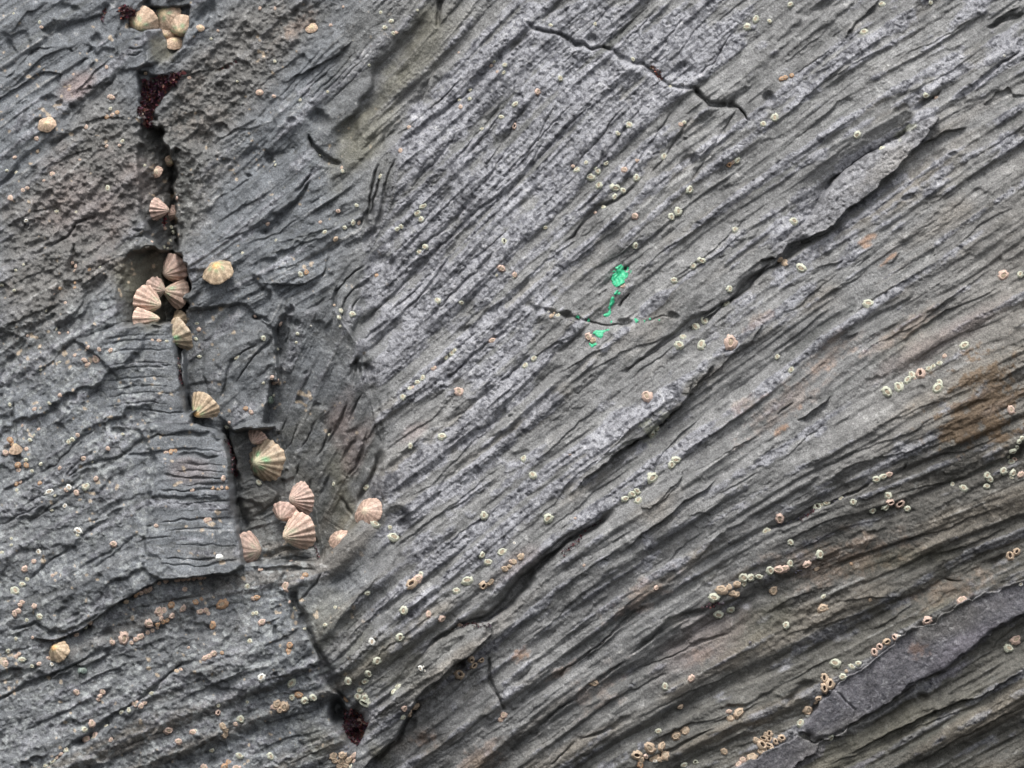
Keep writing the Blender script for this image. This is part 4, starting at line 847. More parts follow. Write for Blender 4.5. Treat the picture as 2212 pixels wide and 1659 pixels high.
# --- top middle
B((2,0), "rock above the zigzag top crack", G1, [(335,203,'g',44),(725,190,'g',48),(1052,498,'g',36)])
B((2,0), "slab just under the zigzag top crack", G1, [(420,665,'g',56),(222,782,'p',62),(30,893,'g',56),(18,1080,'p',50,'e')])
B((2,0), "upper slab above the dotted group", G1, [(1018,1076,'g',68),(920,1148,'g',54),(1462,1068,'p',52),(1492,1052,'g',44)])
B((2,0), "dotted group on the middle of the ribbed slab", G1, [(562,1462,'g',60),(528,1430,'p',38),(640,1400,'g',46),(740,1470,'g',68),(815,1405,'g',54),(680,1525,'g',66),(755,1597,'g',70),(893,1617,'g',72),(972,1460,'p',56),(1080,1530,'g',58),(965,1643,'g',58)])
B((2,0), "ribs beside the smooth round hollow", G1, [(1320,1345,'g',58),(1540,1632,'g',70),(1085,1380,'p',34)])
B((2,0), "right end of the ribs near the dark hole", G1, [(1955,1378,'g',56),(1880,1415,'o',62,'e'),(1915,1395,'p',44)])
B((2,0), "top right of the ribbed slab", G1, [(2115,150,'g',62),(2040,215,'g',60),(2180,1065,'g',56),(1372,738,'g',38)])
# --- top right
B((3,0), "upper ledges near the top edge", G1, [(205,22,'g',56),(25,165,'g',46),(1000,18,'g',56),(845,262,'g',76),(1425,5,'g',40)])
B((3,0), "tan trio under the long dark lip", G3_, [(130,672,'o',46),(160,658,'o',44),(215,642,'o',46)])
B((3,0), "hollow slope left of the pale blade", G1, [(65,1010,'g',74),(778,1160,'g',76),(990,1278,'g',66)])
B((3,0), "notch at the blade's upper end", G1, [(1375,815,'g',60),(1468,835,'p',36),(2060,470,'w',26)])
# --- middle left
B((0,1), "rough brown rock on the far left", G4_, [(478,165,'g',38),(648,170,'g',28),(220,245,'w',44),(80,50,'p',50),(12,805,'g',38),(125,850,'g',34),(135,675,'g',30),(200,625,'g',26)], s=34)
B((0,1), "vertical crack in the brown rock", G3_, [(620,610,'p',34),(650,640,'p',34),(640,680,'p',32),(770,672,'o',34),(645,785,'o',28),(645,825,'o',28),(515,835,'o',26),(465,880,'p',24)])
B((0,1), "rim of the dark gully above the limpets", G4_, [(1262,465,'w',46),(1305,430,'p',34),(1400,300,'p',40),(1455,290,'g',34),(1470,335,'g',40),(1450,410,'g',34),(1400,468,'g',34),(1425,480,'g',32),(1515,45,'p',36)])
B((0,1), "rock right of the gully's mouth", G4_, [(2090,525,'g',34),(1690,1135,'g',34),(1705,1185,'p',42),(1680,1270,'g',34),(1710,1420,'g',40),(2200,1070,'p',34),(2040,1430,'g',44)])
B((0,1), "slanting grey ribs left of the gully", G4_, [(485,1185,'g',32),(515,1220,'p',30),(590,1215,'p',28),(240,1240,'p',28),(770,1345,'p',38),(400,1025,'g',24),(565,960,'p',30),(860,650,'g',22)])
B((0,1), "upper stacked block with a dark gully edge", G4_, [(865,1360,'p',44),(965,1370,'p',46),(655,1410,'p',42),(740,1455,'p',44),(840,1445,'p',68),(765,1490,'p',42),(1375,1285,'p',48),(355,1535,'g',34),(520,1472,'g',30)])
B((0,1), "foot of the gully limpets", G4_, [(1445,1290,'g',34),(1552,1510,'g',42),(1320,1280,'p',28)])
# --- centre left
B((1,1), "grey block beside the ribbed slab", G1, [(705,160,'p',46),(552,255,'p',36),(865,112,'g',40),(880,262,'p',40),(835,262,'g',46),(590,345,'g',44),(760,305,'g',44),(685,403,'t',54),(92,270,'p',50),(165,415,'g',26)])
B((1,1), "pair side by side on the grey block", G1, [(380,708,'g',50),(432,690,'o',42)])
B((1,1), "upper slab edge", G1, [(1440,118,'g',58),(1390,180,'g',56),(1425,235,'g',56),(1218,318,'g',50),(1250,295,'g',46),(1460,475,'g',60),(1412,520,'g',60),(1038,718,'o',34)])
B((1,1), "curved grooves at the slab's left edge", G1, [(732,1025,'g',50),(718,1085,'g',50),(832,1055,'g',50),(728,1160,'g',28),(675,975,'t',28),(470,1155,'w',18)])
B((1,1), "open middle of the ribbed slab", G1, [(1568,935,'g',56),(1775,955,'g',48),(2118,660,'p',66),(2080,718,'g',34),(2145,422,'g',54,'e')])
B((1,1), "lower left slab along a brown groove", G1, [(1690,1385,'g',56),(1715,1365,'g',44),(1640,1425,'g',54),(1535,1520,'p',54),(1440,1605,'g',52),(1395,1645,'g',50),(2040,1285,'p',56)])
B((1,1), "dark stepped stone left of the slab", G4_, [(205,1140,'p',44),(180,1355,'g',34),(355,1225,'g',36),(60,1265,'g',50),(345,1300,'g',34)])
B((1,1), "pink knot above the green-tipped snail", G3_, [(135,1605,'p',46),(180,1630,'p',48),(150,1650,'p',44),(60,1650,'g',30)])
# --- centre
B((2,1), "ribs above the green paint", G1, [(890,38,'g',52),(790,128,'g',48),(720,170,'p',30),(1062,203,'p',60),(1380,212,'g',60),(1440,163,'g',64),(1068,460,'g',60),(288,305,'g',52)])
B((2,1), "left of the green paint", G1, [(25,715,'p',52),(18,735,'g',30),(955,808,'p',44)])
B((2,1), "chain running up from the long crack", G2, [(1565,637,'g',66),(1640,592,'g',64),(1400,763,'g',66),(1930,322,'g',52)])
B((2,1), "row along the long dark crack right of centre", G2, [(1445,1325,'g',76),(1480,1252,'g',66),(1590,1162,'g',82),(1670,1108,'g',66),(1860,968,'g',64),(1638,1318,'g',76),(1882,838,'g',66)])
B((2,1), "large open one under the row", G1, [(1890,1298,'p',118)])
B((2,1), "pair touching the lower green paint", G1, [(660,1252,'p',78),(700,1285,'t',66)])
B((2,1), "dark centre crack", G2, [(345,1070,'t',40),(392,1068,'g',46),(318,1035,'w',22),(365,1045,'t',24)], s=40)
B((2,1), "pair on the ribs below the centre crack", G1, [(190,1440,'g',58),(115,1500,'g',62)])
# --- right middle
B((3,1), "smooth hollow at the blade's foot", G1, [(230,248,'g',78),(105,582,'t',64),(150,605,'t',66),(290,658,'g',80)])
B((3,1), "grey-brown sheets on the right", G1, [(870,965,'g',80),(80,1422,'g',56),(200,1535,'g',62),(2040,722,'p',96),(2185,710,'g',60)])
B((3,1), "bead-like row below the right sheets", G2, [(1210,1625,'g',64),(1245,1580,'g',60),(1320,1570,'p',88,'e'),(1390,1530,'g',62),(1430,1505,'g',48),(1480,1480,'g',60),(1528,1415,'p',42),(1270,1610,'p',24)])
B((3,1), "dark groove left of the rust stain", G1, [(1700,1330,'g',84),(1150,1655,'g',40),(1480,1655,'g',56)])
# --- lower left
B((0,2), "left edge of the lower blocks", G4_, [(440,165,'g',32),(530,98,'p',40),(310,215,'p',38),(95,178,'g',32),(345,390,'p',34),(200,360,'p',26),(305,440,'g',28),(270,485,'g',38)])
B((0,2), "rubble beside the tiny wedged limpet", G3_, [(95,480,'o',56),(120,520,'o',46),(60,590,'p',60),(170,695,'o',54),(175,742,'p',46),(240,700,'o',56),(240,560,'p',44),(240,655,'g',40),(290,750,'g',36),(368,690,'g',32)])
B((0,2), "slanting rock left of the stacked block", G4_, [(640,480,'g',50),(605,500,'g',44),(685,440,'p',36),(945,558,'p',40),(735,640,'p',54),(530,725,'p',40),(810,668,'g',26),(1072,433,'g',34)])
B((0,2), "broken line across the lower left blocks", G4_, [(155,855,'o',50),(190,840,'p',44),(362,852,'o',50),(440,928,'w',60),(610,893,'w',56),(590,912,'p',44),(675,938,'p',54),(760,885,'g',80),(840,815,'p',50),(160,913,'g',36),(490,960,'g',32)])
B((0,2), "pitted rock under the broken line", G4_, [(575,1050,'w',46),(462,1085,'g',38),(695,1265,'w',66),(690,1300,'g',44),(350,1445,'w',60),(310,1525,'p',46),(35,1450,'g',46),(235,1590,'p',56),(1000,1375,'p',60),(118,1330,'g',34),(118,1385,'g',36),(475,1645,'p',36)])
B((0,2), "saw-cut face of the stacked block", G4_, [(1445,590,'p',36),(1490,583,'o',46),(1525,577,'o',44),(1805,1170,'p',66),(1365,1218,'p',46),(1672,912,'p',44),(1940,812,'p',46)])
B((0,2), "row in the block's middle joint", G2, [(1850,895,'o',40),(1890,902,'o',30),(1925,892,'p',40),(1970,895,'o',44),(1905,910,'g',22)])
B((0,2), "corner notch above the block", G4_, [(1975,335,'p',36),(1955,372,'g',42),(2120,210,'o',46),(2165,240,'p',44)])
# --- lower centre left
B((1,2), "slab above the pointed gully", G1, [(145,98,'g',26),(628,440,'g',30),(668,865,'g',34),(950,895,'g',52),(20,850,'g',46)])
B((1,2), "ribs right of the gully wall", G1, [(1330,40,'g',52),(1350,30,'p',36),(1270,112,'g',62),(1755,65,'p',74),(1610,455,'g',66),(1335,535,'g',48)])
B((1,2), "ledge beside the dark corner hole", G1, [(1035,1208,'g',62),(1158,1238,'g',50),(1192,1320,'g',82)])
B((1,2), "speckled slab right of the corner hole", G1, [(1972,1133,'g',70),(1950,1475,'g',62),(2005,1535,'g',74),(2125,1450,'g',92),(1425,1650,'g',60)])
B((1,2), "tan group at the slab's lower edge", G3_, [(2150,1590,'t',58),(2190,1570,'t',50),(2200,1530,'p',40)])
B((1,2), "lower rubble ledge of the gully", G4_, [(305,1528,'p',34),(45,1595,'p',40),(350,1535,'g',24),(430,1645,'o',50)])
# --- lower centre
B((2,2), "flake's upper edge", G1, [(1165,105,'p',100),(1250,380,'g',62),(1205,425,'g',64),(1200,445,'g',44,'e')])
B((2,2), "cluster of four above the rough brown flake", G3_, [(975,990,'g',60),(1035,950,'g',66),(1078,922,'g',62),(1090,1005,'g',78)])
B((2,2), "grey sheets above the cluster of four", G1, [(1205,808,'g',88),(1378,695,'g',68),(1415,655,'g',64)])
B((2,2), "dark ribs left of the flakes", G1, [(100,645,'g',56),(180,785,'g',72),(310,1160,'g',86),(20,1370,'w',34)])
B((2,2), "tan pair at the crack's upper left", G3_, [(75,1490,'t',66),(15,1530,'t',62)])
B((2,2), "smooth brown sheet at lower centre", G1, [(2190,1270,'g',56),(545,1155,'p',26),(500,605,'p',26),(620,1560,'p',30)])
# --- right lower
B((3,2), "first pair on the long right crack", G2, [(1030,70,'g',96),(1130,25,'g',84)])
B((3,2), "large pointed one below the rust stain", G1, [(1465,38,'g',100)])
B((3,2), "trio at the long crack's bend", G2, [(935,825,'g',82),(995,800,'g',66),(1048,780,'p',62)])
B((3,2), "left string inside the long crack", G2, [(430,1060,'g',80,'e'),(465,1045,'g',50),(505,1025,'g',62),(630,990,'g',50),(735,1020,'g',66),(10,1265,'g',44)])
B((3,2), "open-mouthed bunch below the crack", G3_, [(905,1090,'g',76),(1020,1065,'g',70),(1038,965,'g',62),(1062,1025,'p',80,'e'),(1145,1035,'p',86,'e'),(1210,1080,'g',66)])
B((3,2), "spiky one left under the crack", G1, [(100,1162,'p',84)])
B((3,2), "dark rock under the open-mouthed bunch", G1, [(195,1370,'g',64),(452,1475,'g',82),(725,1555,'o',30),(425,1600,'t',46)])
B((3,2), "far right string by the short deep crack", G2, [(2085,628,'g',40),(2120,582,'g',60),(2155,545,'g',44),(2172,500,'g',48),(2195,470,'g',44),(2115,680,'g',66),(2140,655,'p',50,'e')])
B((3,2), "cluster left of the short deep crack", G3_, [(1900,790,'g',66),(1925,825,'g',58),(1897,885,'g',66),(2040,752,'g',66),(2125,770,'g',60),(2112,810,'g',40),(2190,785,'p',56)])
B((3,2), "two alone on the grey right rock", G1, [(1695,900,'g',66),(1603,868,'g',46),(2100,222,'p',70)])
B((3,2), "tan pair in a short crack at the right edge", G3_, [(2110,1490,'t',86,'e'),(2165,1455,'t',66,'e')])
B((3,2), "left end of the lower chain", G2, [(20,1610,'g',84),(95,1605,'p',88),(145,1595,'p',70),(195,1550,'g',64),(335,1562,'p',76)])
# --- bottom left
B((0,3), "white and green scatter at the left edge", G4_, [(255,20,'g',46),(215,65,'g',50),(155,120,'g',78),(200,240,'p',48),(215,215,'p',40),(320,245,'p',50),(150,315,'p',50),(180,290,'p',48),(365,340,'g',60),(255,370,'g',44)])
B((0,3), "stepped rock around the bottom left limpet", G4_, [(95,635,'g',46),(75,745,'p',56),(215,712,'g',54),(190,660,'p',46),(165,680,'p',40),(300,765,'g',42),(360,745,'p',46),(440,695,'p',42),(305,520,'p',32),(160,530,'g',44),(470,750,'w',40)])
B((0,3), "dark ledge under the stacked block", G2, [(1195,155,'o',54),(1235,140,'p',54),(1275,125,'p',46),(1310,110,'p',50),(1390,55,'p',42),(1450,35,'p',46),(1105,215,'t',42),(1610,105,'p',50)])
B((0,3), "pink crowd right under the stacked block", G3_, [(1550,28,'p',46),(1600,22,'p',50),(1640,18,'p',52),(1690,12,'p',52),(1740,10,'p',52),(1775,12,'p',34)])
B((0,3), "big pink heap on the lower slab", G3_, [(1385,290,'p',62),(1430,290,'p',60),(1400,325,'p',50),(1500,335,'p',56),(1405,360,'p',46),(1455,370,'o',46),(1420,385,'o',48),(1375,410,'o',48),(1495,240,'o',56),(1590,272,'p',60)])
B((0,3), "strip leading down from the pink heap", G3_, [(1370,440,'p',34),(1330,460,'p',44),(1290,480,'p',46),(1225,515,'p',66),(1190,540,'p',50),(1150,565,'p',42)])
B((0,3), "two lumps left of the pink strip", G3_, [(1300,400,'p',76),(1085,530,'p',90),(988,562,'p',52)])
B((0,3), "small ones on the dark ledge's left", G4_, [(680,500,'p',44),(755,432,'g',48),(800,395,'p',36)])
B((0,3), "orange patch on the lower slab", G3_, [(1740,300,'p',56),(1790,290,'p',60),(1810,320,'p',40),(1925,238,'o',86),(1700,215,'o',46),(1750,190,'o',40),(1845,420,'o',56)])
B((0,3), "pink band at the slab's middle", G3_, [(1780,700,'p',50),(1820,685,'p',54),(1860,660,'p',56),(1930,655,'o',36),(1540,810,'t',50),(1575,798,'p',40),(1640,610,'p',26),(2170,555,'g',50)])
B((0,3), "middle of the pitted lower slab", G4_, [(680,990,'p',54),(905,985,'p',54),(885,1025,'p',46),(870,1055,'p',40),(1325,1000,'g',40)])
B((0,3), "ledge crossing the pitted slab", G2, [(1185,1085,'p',72),(1235,1110,'p',56),(1265,1085,'p',40),(1130,1145,'g',40),(1070,1165,'g',54),(935,1282,'g',48),(815,1258,'p',62),(748,1312,'g',64)])
B((0,3), "twin lumps on the lower ledge", G3_, [(760,1395,'p',70),(840,1365,'p',62),(820,1385,'g',36),(975,1400,'p',44)])
B((0,3), "bottom row of the left corner", G2, [(590,1480,'g',62),(545,1520,'p',38),(510,1545,'p',40),(480,1580,'g',54),(415,1620,'g',50),(285,1655,'p',30)])
B((0,3), "right part of the pitted slab", G4_, [(1465,1320,'p',84),(1555,1420,'p',70),(1680,1340,'p',56),(1700,1325,'g',30),(1835,1498,'g',52),(2075,1545,'g',60),(1895,1105,'g',52),(1895,1170,'p',54,'e'),(1770,1645,'p',60)])
B((0,3), "brown stack low on the pitted slab", G3_, [(1935,1285,'t',62),(1960,1320,'t',50),(1950,1360,'t',66),(1945,1640,'o',60),(1980,1600,'o',50),(2050,1650,'p',66)])
B((0,3), "pale pair near the brown stack", G4_, [(2085,1230,'g',66),(2040,1270,'p',46),(2145,1080,'g',34)])
B((0,3), "edge of the fallen ledge", G4_, [(2145,85,'g',50),(2195,190,'p',46),(2195,318,'g',50)])
# --- bottom centre left
B((1,3), "rough ledge over the pointed gully", G4_, [(262,85,'p',70),(15,180,'o',50),(295,218,'p',34),(60,390,'p',56),(10,315,'g',34),(405,12,'p',36)])
B((1,3), "stack of two on the lower slab", G3_, [(300,588,'o',60),(290,632,'o',54),(292,660,'o',36)])
B((1,3), "lower slab left of the black hole", G4_, [(55,868,'w',66),(310,920,'g',74),(315,1045,'g',56),(375,1020,'o',62),(425,1070,'g',70),(500,1045,'g',66)])
B((1,3), "rosette on the lower slab", G3_, [(188,1100,'t',76),(250,1125,'t',90),(165,1130,'p',60),(210,1150,'t',60)])
B((1,3), "green one near the bottom edge", G4_, [(130,1555,'g',66)])
B((1,3), "honeycomb at the bottom edge", G3_, [(665,1555,'t',78),(745,1550,'t',70),(735,1600,'t',66),(800,1590,'t',74),(680,1595,'t',60),(770,1635,'t',66),(720,1645,'t',60),(845,1550,'p',60),(850,1600,'p',46),(820,1650,'g',46)])
B((1,3), "valley seam beside the rounded nose", G4_, [(335,275,'g',36),(422,452,'g',36),(605,415,'g',46),(690,265,'g',44),(780,1065,'o',56)])
B((1,3), "green column above the black hole", G2, [(800,900,'g',72),(895,985,'g',56),(880,1035,'g',60),(940,905,'g',62),(972,835,'g',60),(940,1085,'g',110,'e'),(940,1050,'g',60)])
B((1,3), "hollow right of the green column", G2, [(1195,1000,'g',80),(1235,955,'g',84)])
B((1,3), "rounded nose of ribs", G1, [(965,142,'g',52),(1050,725,'g',76),(1005,562,'w',70),(1248,520,'g',84),(1280,292,'g',76),(1495,320,'p',56),(1605,362,'p',80),(1735,125,'g',72)])
B((1,3), "pair at the rib tops", G3_, [(1345,62,'t',86,'e'),(1405,18,'p',70)])
B((1,3), "pair where the ribs meet the flake", G3_, [(1965,78,'t',82,'e'),(2025,45,'t',66),(1828,35,'g',82)])
B((1,3), "nest by the forked crack", G3_, [(1758,845,'t',88,'e'),(1862,715,'t',74,'e'),(1885,768,'t',70,'e'),(1950,722,'t',60,'e')])
B((1,3), "white specks on the flake", G4_, [(1425,790,'w',44),(1462,808,'w',30),(1450,775,'w',24)])
B((1,3), "knot on the bottom flake", G3_, [(1285,1135,'p',60),(1378,1130,'t',76),(1325,1190,'t',76,'e'),(1275,1215,'g',66)])
B((1,3), "upright one in the red weed", G3_, [(885,1272,'p',78,'e')])
B((1,3), "bottom of the forked crack", G3_, [(2140,1200,'p',70),(2115,1240,'p',56),(1765,430,'p',56)])
# --- bottom centre
B((2,3), "tan one on the lower ribs", G1, [(702,925,'t',76)])
B((2,3), "two apart on the smooth lower ribs", G1, [(1325,955,'g',62),(1550,890,'p',62),(1245,100,'p',50)])
B((2,3), "crowded row under the right crack", G3_, [(1745,190,'g',80),(1810,120,'t',90),(1875,100,'t',56),(1900,150,'t',66),(1945,160,'t',60),(1945,70,'t',74),(2005,70,'g',60),(2000,15,'g',84),(2065,15,'g',70),(2135,5,'g',60)])
B((2,3), "green pair under the crowded row", G1, [(1785,335,'g',88),(1890,292,'g',76)])
B((2,3), "ring pair near the bottom", G3_, [(1425,1390,'t',84),(1500,1345,'t',76)])
B((2,3), "ring pair right of the bottom centre", G3_, [(1890,1235,'t',70),(1968,1192,'t',80),(1880,1180,'p',46)])
B((2,3), "green one beside the ring pair", G1, [(1270,1350,'g',66),(1455,1135,'t',56)])
B((2,3), "bottom cluster beside smooth grey ribs", G3_, [(1080,1555,'t',84,'e'),(1190,1490,'t',96),(1300,1480,'t',74),(1330,1555,'t',86),(1120,1600,'t',60),(1160,1570,'p',52),(1210,1590,'t',56),(1250,1575,'t',60),(1280,1595,'t',56),(1110,1640,'o',60),(1240,1610,'w',40)])
B((2,3), "bottom edge right of the cluster", G3_, [(1490,1645,'g',60),(1590,1620,'g',56,'e'),(1840,1530,'t',70)])
B((2,3), "right bottom cluster above the purple flake", G3_, [(2120,1430,'t',56),(2170,1470,'t',76,'e'),(2180,1415,'t',66,'e'),(2200,1385,'t',50),(2160,1530,'t',56),(2075,1580,'t',90),(2000,1600,'p',70),(1965,1640,'p',60),(2190,1510,'t',52)])
# --- bottom right
B((3,3), "ring above the dark bowl", G3_, [(50,130,'t',84),(475,285,'t',80)])
B((3,3), "solitary specks on the lower right", G1, [(485,185,'g',40),(160,432,'g',62),(1685,215,'p',80),(890,210,'t',36)])
B((3,3), "chain along the purple slab's top edge", G2, [(930,665,'p',76,'e'),(975,618,'p',70,'e'),(1040,575,'t',72,'e'),(1105,535,'p',66,'e'),(1140,530,'w',40),(1385,392,'p',80,'e')])
B((3,3), "greenish pair further down the slab edge", G2, [(735,790,'g',56),(790,765,'g',56),(655,880,'g',70),(685,830,'t',40)])
B((3,3), "large green one above the slab edge", G1, [(590,760,'g',90)])
B((3,3), "tan heap at the purple slab's corner", G3_, [(495,890,'t',80,'e'),(545,940,'t',80,'e'),(495,980,'t',76,'e'),(440,1065,'t',56,'e'),(415,1100,'t',50),(355,1170,'t',86),(355,1215,'w',46)])
B((3,3), "green one left of the purple slab's tip", G1, [(292,1285,'g',76),(555,1410,'g',56)])
B((3,3), "tan rings on the bottom purple flake", G3_, [(20,1375,'t',60,'e'),(20,1420,'t',62,'e'),(75,1440,'t',50,'e'),(130,1412,'t',66,'e'),(15,1475,'t',66,'e'),(40,1500,'t',40)])
B((3,3), "pale pair at the right edge", G3_, [(2170,560,'p',92),(2105,640,'g',80),(2200,75,'w',46)])

BIG = sorted([(p[2] * (1.15 if p[4] else 1), k, i) for k, (_, _, P) in enumerate(BARN) for i, p in enumerate(P)], reverse=True)[:298]
cutoff = BIG[-1][0]; SMALL = []
total = sum(len(P) for _, _, P in BARN)
print("barnacles", total)
seen = {}
for phrase, group, P in BARN:
    P = sorted(P, key=lambda p: p[0]); kinds = {}
    for p in P: kinds.setdefault((p[3], p[4]), []).append(p)
    for k, p in enumerate(P):
        same = kinds[(p[3], p[4])]; q = same.index(p)
        nm = CNAME[p[3]] + (" empty" if p[4] else "") + " barnacle"
        if len(same) == 1: lab = "only " + nm + ", " + phrase if len(P) > 1 else nm + ", " + phrase
        elif q == len(same) - 1: lab = "rightmost " + nm + ", " + phrase
        else: lab = nm + " " + ORD[q] + ", " + phrase
        w = lab.split()
        if len(w) > 16: print("LONG", len(w), lab)
        assert lab not in seen, lab; seen[lab] = 1
        if p[2] * (1.15 if p[4] else 1) < cutoff: SMALL.append(p); continue
        add_barnacle(p[0], p[1], p[2], p[3], p[4], lab, group)

# the smallest ones, past the three hundred largest, as one scatter
bvs, bfs, bmi, off = [], [], [], 0
CK = ['g', 'p', 't', 'w', 'o']
for (x, y, d, c, e) in SMALL:
    rnd = random.Random(int(x * 31 + y * 77)); sd = rnd.randrange(6); sw, lid, hole = BM[c, sd]
    n = (normal(x, y, 0.8) + Vector((rnd.uniform(-.15, .15), 0, rnd.uniform(-.05, .25)))).normalized(); r = d / 2 * S * rnd.uniform(0.8, 1.0)
    M = Matrix.Translation(world_pt(x, y, max(surf(x, y), surf(x, y, HB) - 0.4) + 0.1)) @ basis(n, rnd.uniform(0, 6.28)) @ Matrix.Diagonal((r, r, r * rnd.uniform(0.8, 1.15), 1))
    M = np.array(M)
    for me_, mi in ((sw, CK.index(c)), (hole if e else lid, 6 if e else 5)):
        v = np.empty(len(me_.vertices) * 3, np.float32); me_.vertices.foreach_get("co", v); v = v.reshape(-1, 3)
        bvs.append(v @ M[:3, :3].T + M[:3, 3]); 
        for p in me_.polygons: bfs.append([k + off for k in p.vertices]); bmi.append(mi)
        off += len(v)
o = link(bpy.data.objects.new("small_barnacles", mesh_obj("small_barnacles", np.concatenate(bvs).tolist(), bfs, [M_BARN[k] for k in CK] + [M_OPER, M_HOLE], fm=bmi)))
o['kind'] = 'stuff'; o['label'] = "smallest barnacles dotted over the rock between the larger ones"; o['category'] = 'barnacles'

# ------------------------------------------------------------------ limpets: ribbed cones with a worn tip
PAL = {'pink': ((0.64, 0.46, 0.37), (0.29, 0.185, 0.145), (0.62, 0.50, 0.38), (0.27, 0.40, 0.25)),
       'brown': ((0.60, 0.43, 0.36), (0.29, 0.19, 0.16), (0.42, 0.32, 0.26), (0.24, 0.30, 0.2)),
       'cream': ((0.62, 0.46, 0.34), (0.42, 0.29, 0.20), (0.60, 0.48, 0.30), (0.30, 0.40, 0.24)),
       'green': ((0.50, 0.40, 0.29), (0.27, 0.19, 0.13), (0.55, 0.52, 0.36), (0.22, 0.42, 0.22)),
       'tan': ((0.56, 0.43, 0.30), (0.28, 0.20, 0.13), (0.66, 0.40, 0.18), (0.30, 0.40, 0.22))}
LS = 1.16
def limpet(x, y, d, h, dirx, diry, tilt_deg, pal, label, ribs=13, lift=3.0, squash=1.0, spin=0.0, ribamp=0.10, greens=0.5):
    rnd = random.Random(int(x * 13 + y * 7)); hi, lo, ap, gr = [np.array(c) for c in PAL[pal]]
    h *= 1.25; ribamp *= 0.62; lo = lo + (hi - lo) * 0.3; tilt_deg *= 0.92; N = 96; prof = [(1.0, -0.06), (1.0, 0.0), (0.93, 0.10), (0.84, 0.22), (0.74, 0.35), (0.63, 0.48), (0.52, 0.60), (0.42, 0.71), (0.32, 0.81), (0.22, 0.90), (0.13, 0.96), (0.05, 0.995), (0.0, 1.0)]
    ph = [rnd.uniform(0, 6) for _ in range(6)]; V = []; C = []
    offx, offy = 0.10, 0.0
    for q, (r, z) in enumerate(prof):
        for k in range(N):
            t = 2 * math.pi * k / N; jt = t + 0.05 * math.sin(3 * t + ph[0])
            rib = 0.5 + 0.5 * math.cos(ribs * jt + ph[1]); fine = 0.5 + 0.5 * math.cos(ribs * 2.6 * jt + ph[2])
            edge = r ** 0.7
            rr = r * (1 + ribamp * 0.9 * (rib - 0.5) * edge + 0.03 * (fine - 0.5) + 0.05 * math.sin(2 * t + ph[3]) + 0.025 * math.sin(5 * t + ph[4]) * (1 + math.sin(r * 23 + ph[5])))
            zz = z + ribamp * 0.55 * (rib - 0.5) * edge * (1 - r * 0.3) + 0.012 * math.sin(r * 38 + ph[5])
            V.append((rr * math.cos(t) * 1.08 + offx * z, rr * math.sin(t) * 0.96 * squash, zz * h))
            m = min(1, max(0, rib * 0.9 + 0.25 * (fine - 0.5) + rnd.uniform(-0.12, 0.12)))
            c = lo + (hi - lo) * m
            band = math.exp(-((r - 0.80 - 0.04 * math.sin(4 * t)) / 0.05) ** 2) * 0.35 + math.exp(-((r - 0.56) / 0.04) ** 2) * 0.25
            c = c * (1 - band)
            g = math.exp(-((r - 0.36 - 0.08 * math.sin(3 * t + ph[2])) / 0.13) ** 2) * greens * (0.6 + 0.5 * math.sin(5 * t + ph[4]))
            c = c + (gr - c) * min(1, max(0, g)); a = min(1, max(0, (0.34 - r) / 0.16)); c = c + (ap - c) * a
            bl = 0.5 + 0.5 * math.sin(3 * t + ph[1] + r * 7) * math.sin(7 * r + 2 * t + ph[4]); c = c * (0.85 + 0.32 * bl) + np.array((0.02, 0.028, 0.02)) * (1 - bl)
            C.append(c)
    cut = 8 * N      # the worn tip is a part of its own
    F = [(q * N + k, q * N + (k + 1) % N, (q + 1) * N + (k + 1) % N, (q + 1) * N + k) for q in range(8) for k in range(N)]
    F2_ = [((q - 8) * N + k, (q - 8) * N + (k + 1) % N, (q - 7) * N + (k + 1) % N, (q - 7) * N + k) for q in range(8, len(prof) - 1) for k in range(N)]
    root = link(bpy.data.objects.new("limpet", None)); root.empty_display_size = 0.01
    a = link(bpy.data.objects.new("ribbed_shell", mesh_obj("ribbed_shell", V[:cut + N], F, [M_LIMPET], C[:cut + N]))); a.parent = root
    b = link(bpy.data.objects.new("worn_tip", mesh_obj("worn_tip", V[cut:], F2_, [M_LIMPET], C[cut:]))); b.parent = root
    L = math.hypot(dirx, diry) or 1; ti = math.radians(tilt_deg)
    n = Vector((dirx / L * math.sin(ti), -math.cos(ti), -diry / L * math.sin(ti)))
    r = d / 2 * S * (LS if d > 14 else 1)
    root.matrix_world = Matrix.Translation(world_pt(x, y, surf(x, y, HB) + lift)) @ basis(n, spin) @ Matrix.Scale(r, 4)
    root['label'] = label; root['category'] = 'limpet'; root['group'] = 'limpets sheltering in the gully and crevices'
def LT(ij, x, y, *a, **k):
    x, y = T(ij[0], ij[1], [(x, y)])[0]; limpet(x, y, *a, **k)
# crown of five above the block, top left
LT((0,0), 1205, 160, 30, 0.62, -0.5, 0.75, 38, 'cream', "large cream limpet with green patch, leftmost of the top left cluster", ribs=11, ribamp=0.05, lift=5, greens=0.9)
LT((0,0), 1415, 115, 27, 0.6, -0.3, -0.2, 34, 'cream', "cream limpet with green tip, topmost of the top left cluster", ribs=12, ribamp=0.05, lift=3, greens=0.9)
LT((0,0), 1530, 200, 26, 0.65, -0.2, 0.9, 40, 'cream', "cream limpet with green lower side, rightmost of the top left cluster", ribs=12, ribamp=0.05, lift=5, greens=1.0)
LT((0,0), 1412, 262, 15, 0.6, -0.2, 0.4, 35, 'cream', "small cream limpet wedged behind the block's peak", ribs=11, ribamp=0.04, lift=2, greens=0.1)
LT((0,0), 1480, 348, 16, 0.55, 0.2, -0.6, 38, 'cream', "pale limpet lowest in the top left cluster, below the others", ribs=12, ribamp=0.05, lift=5, greens=0.1)
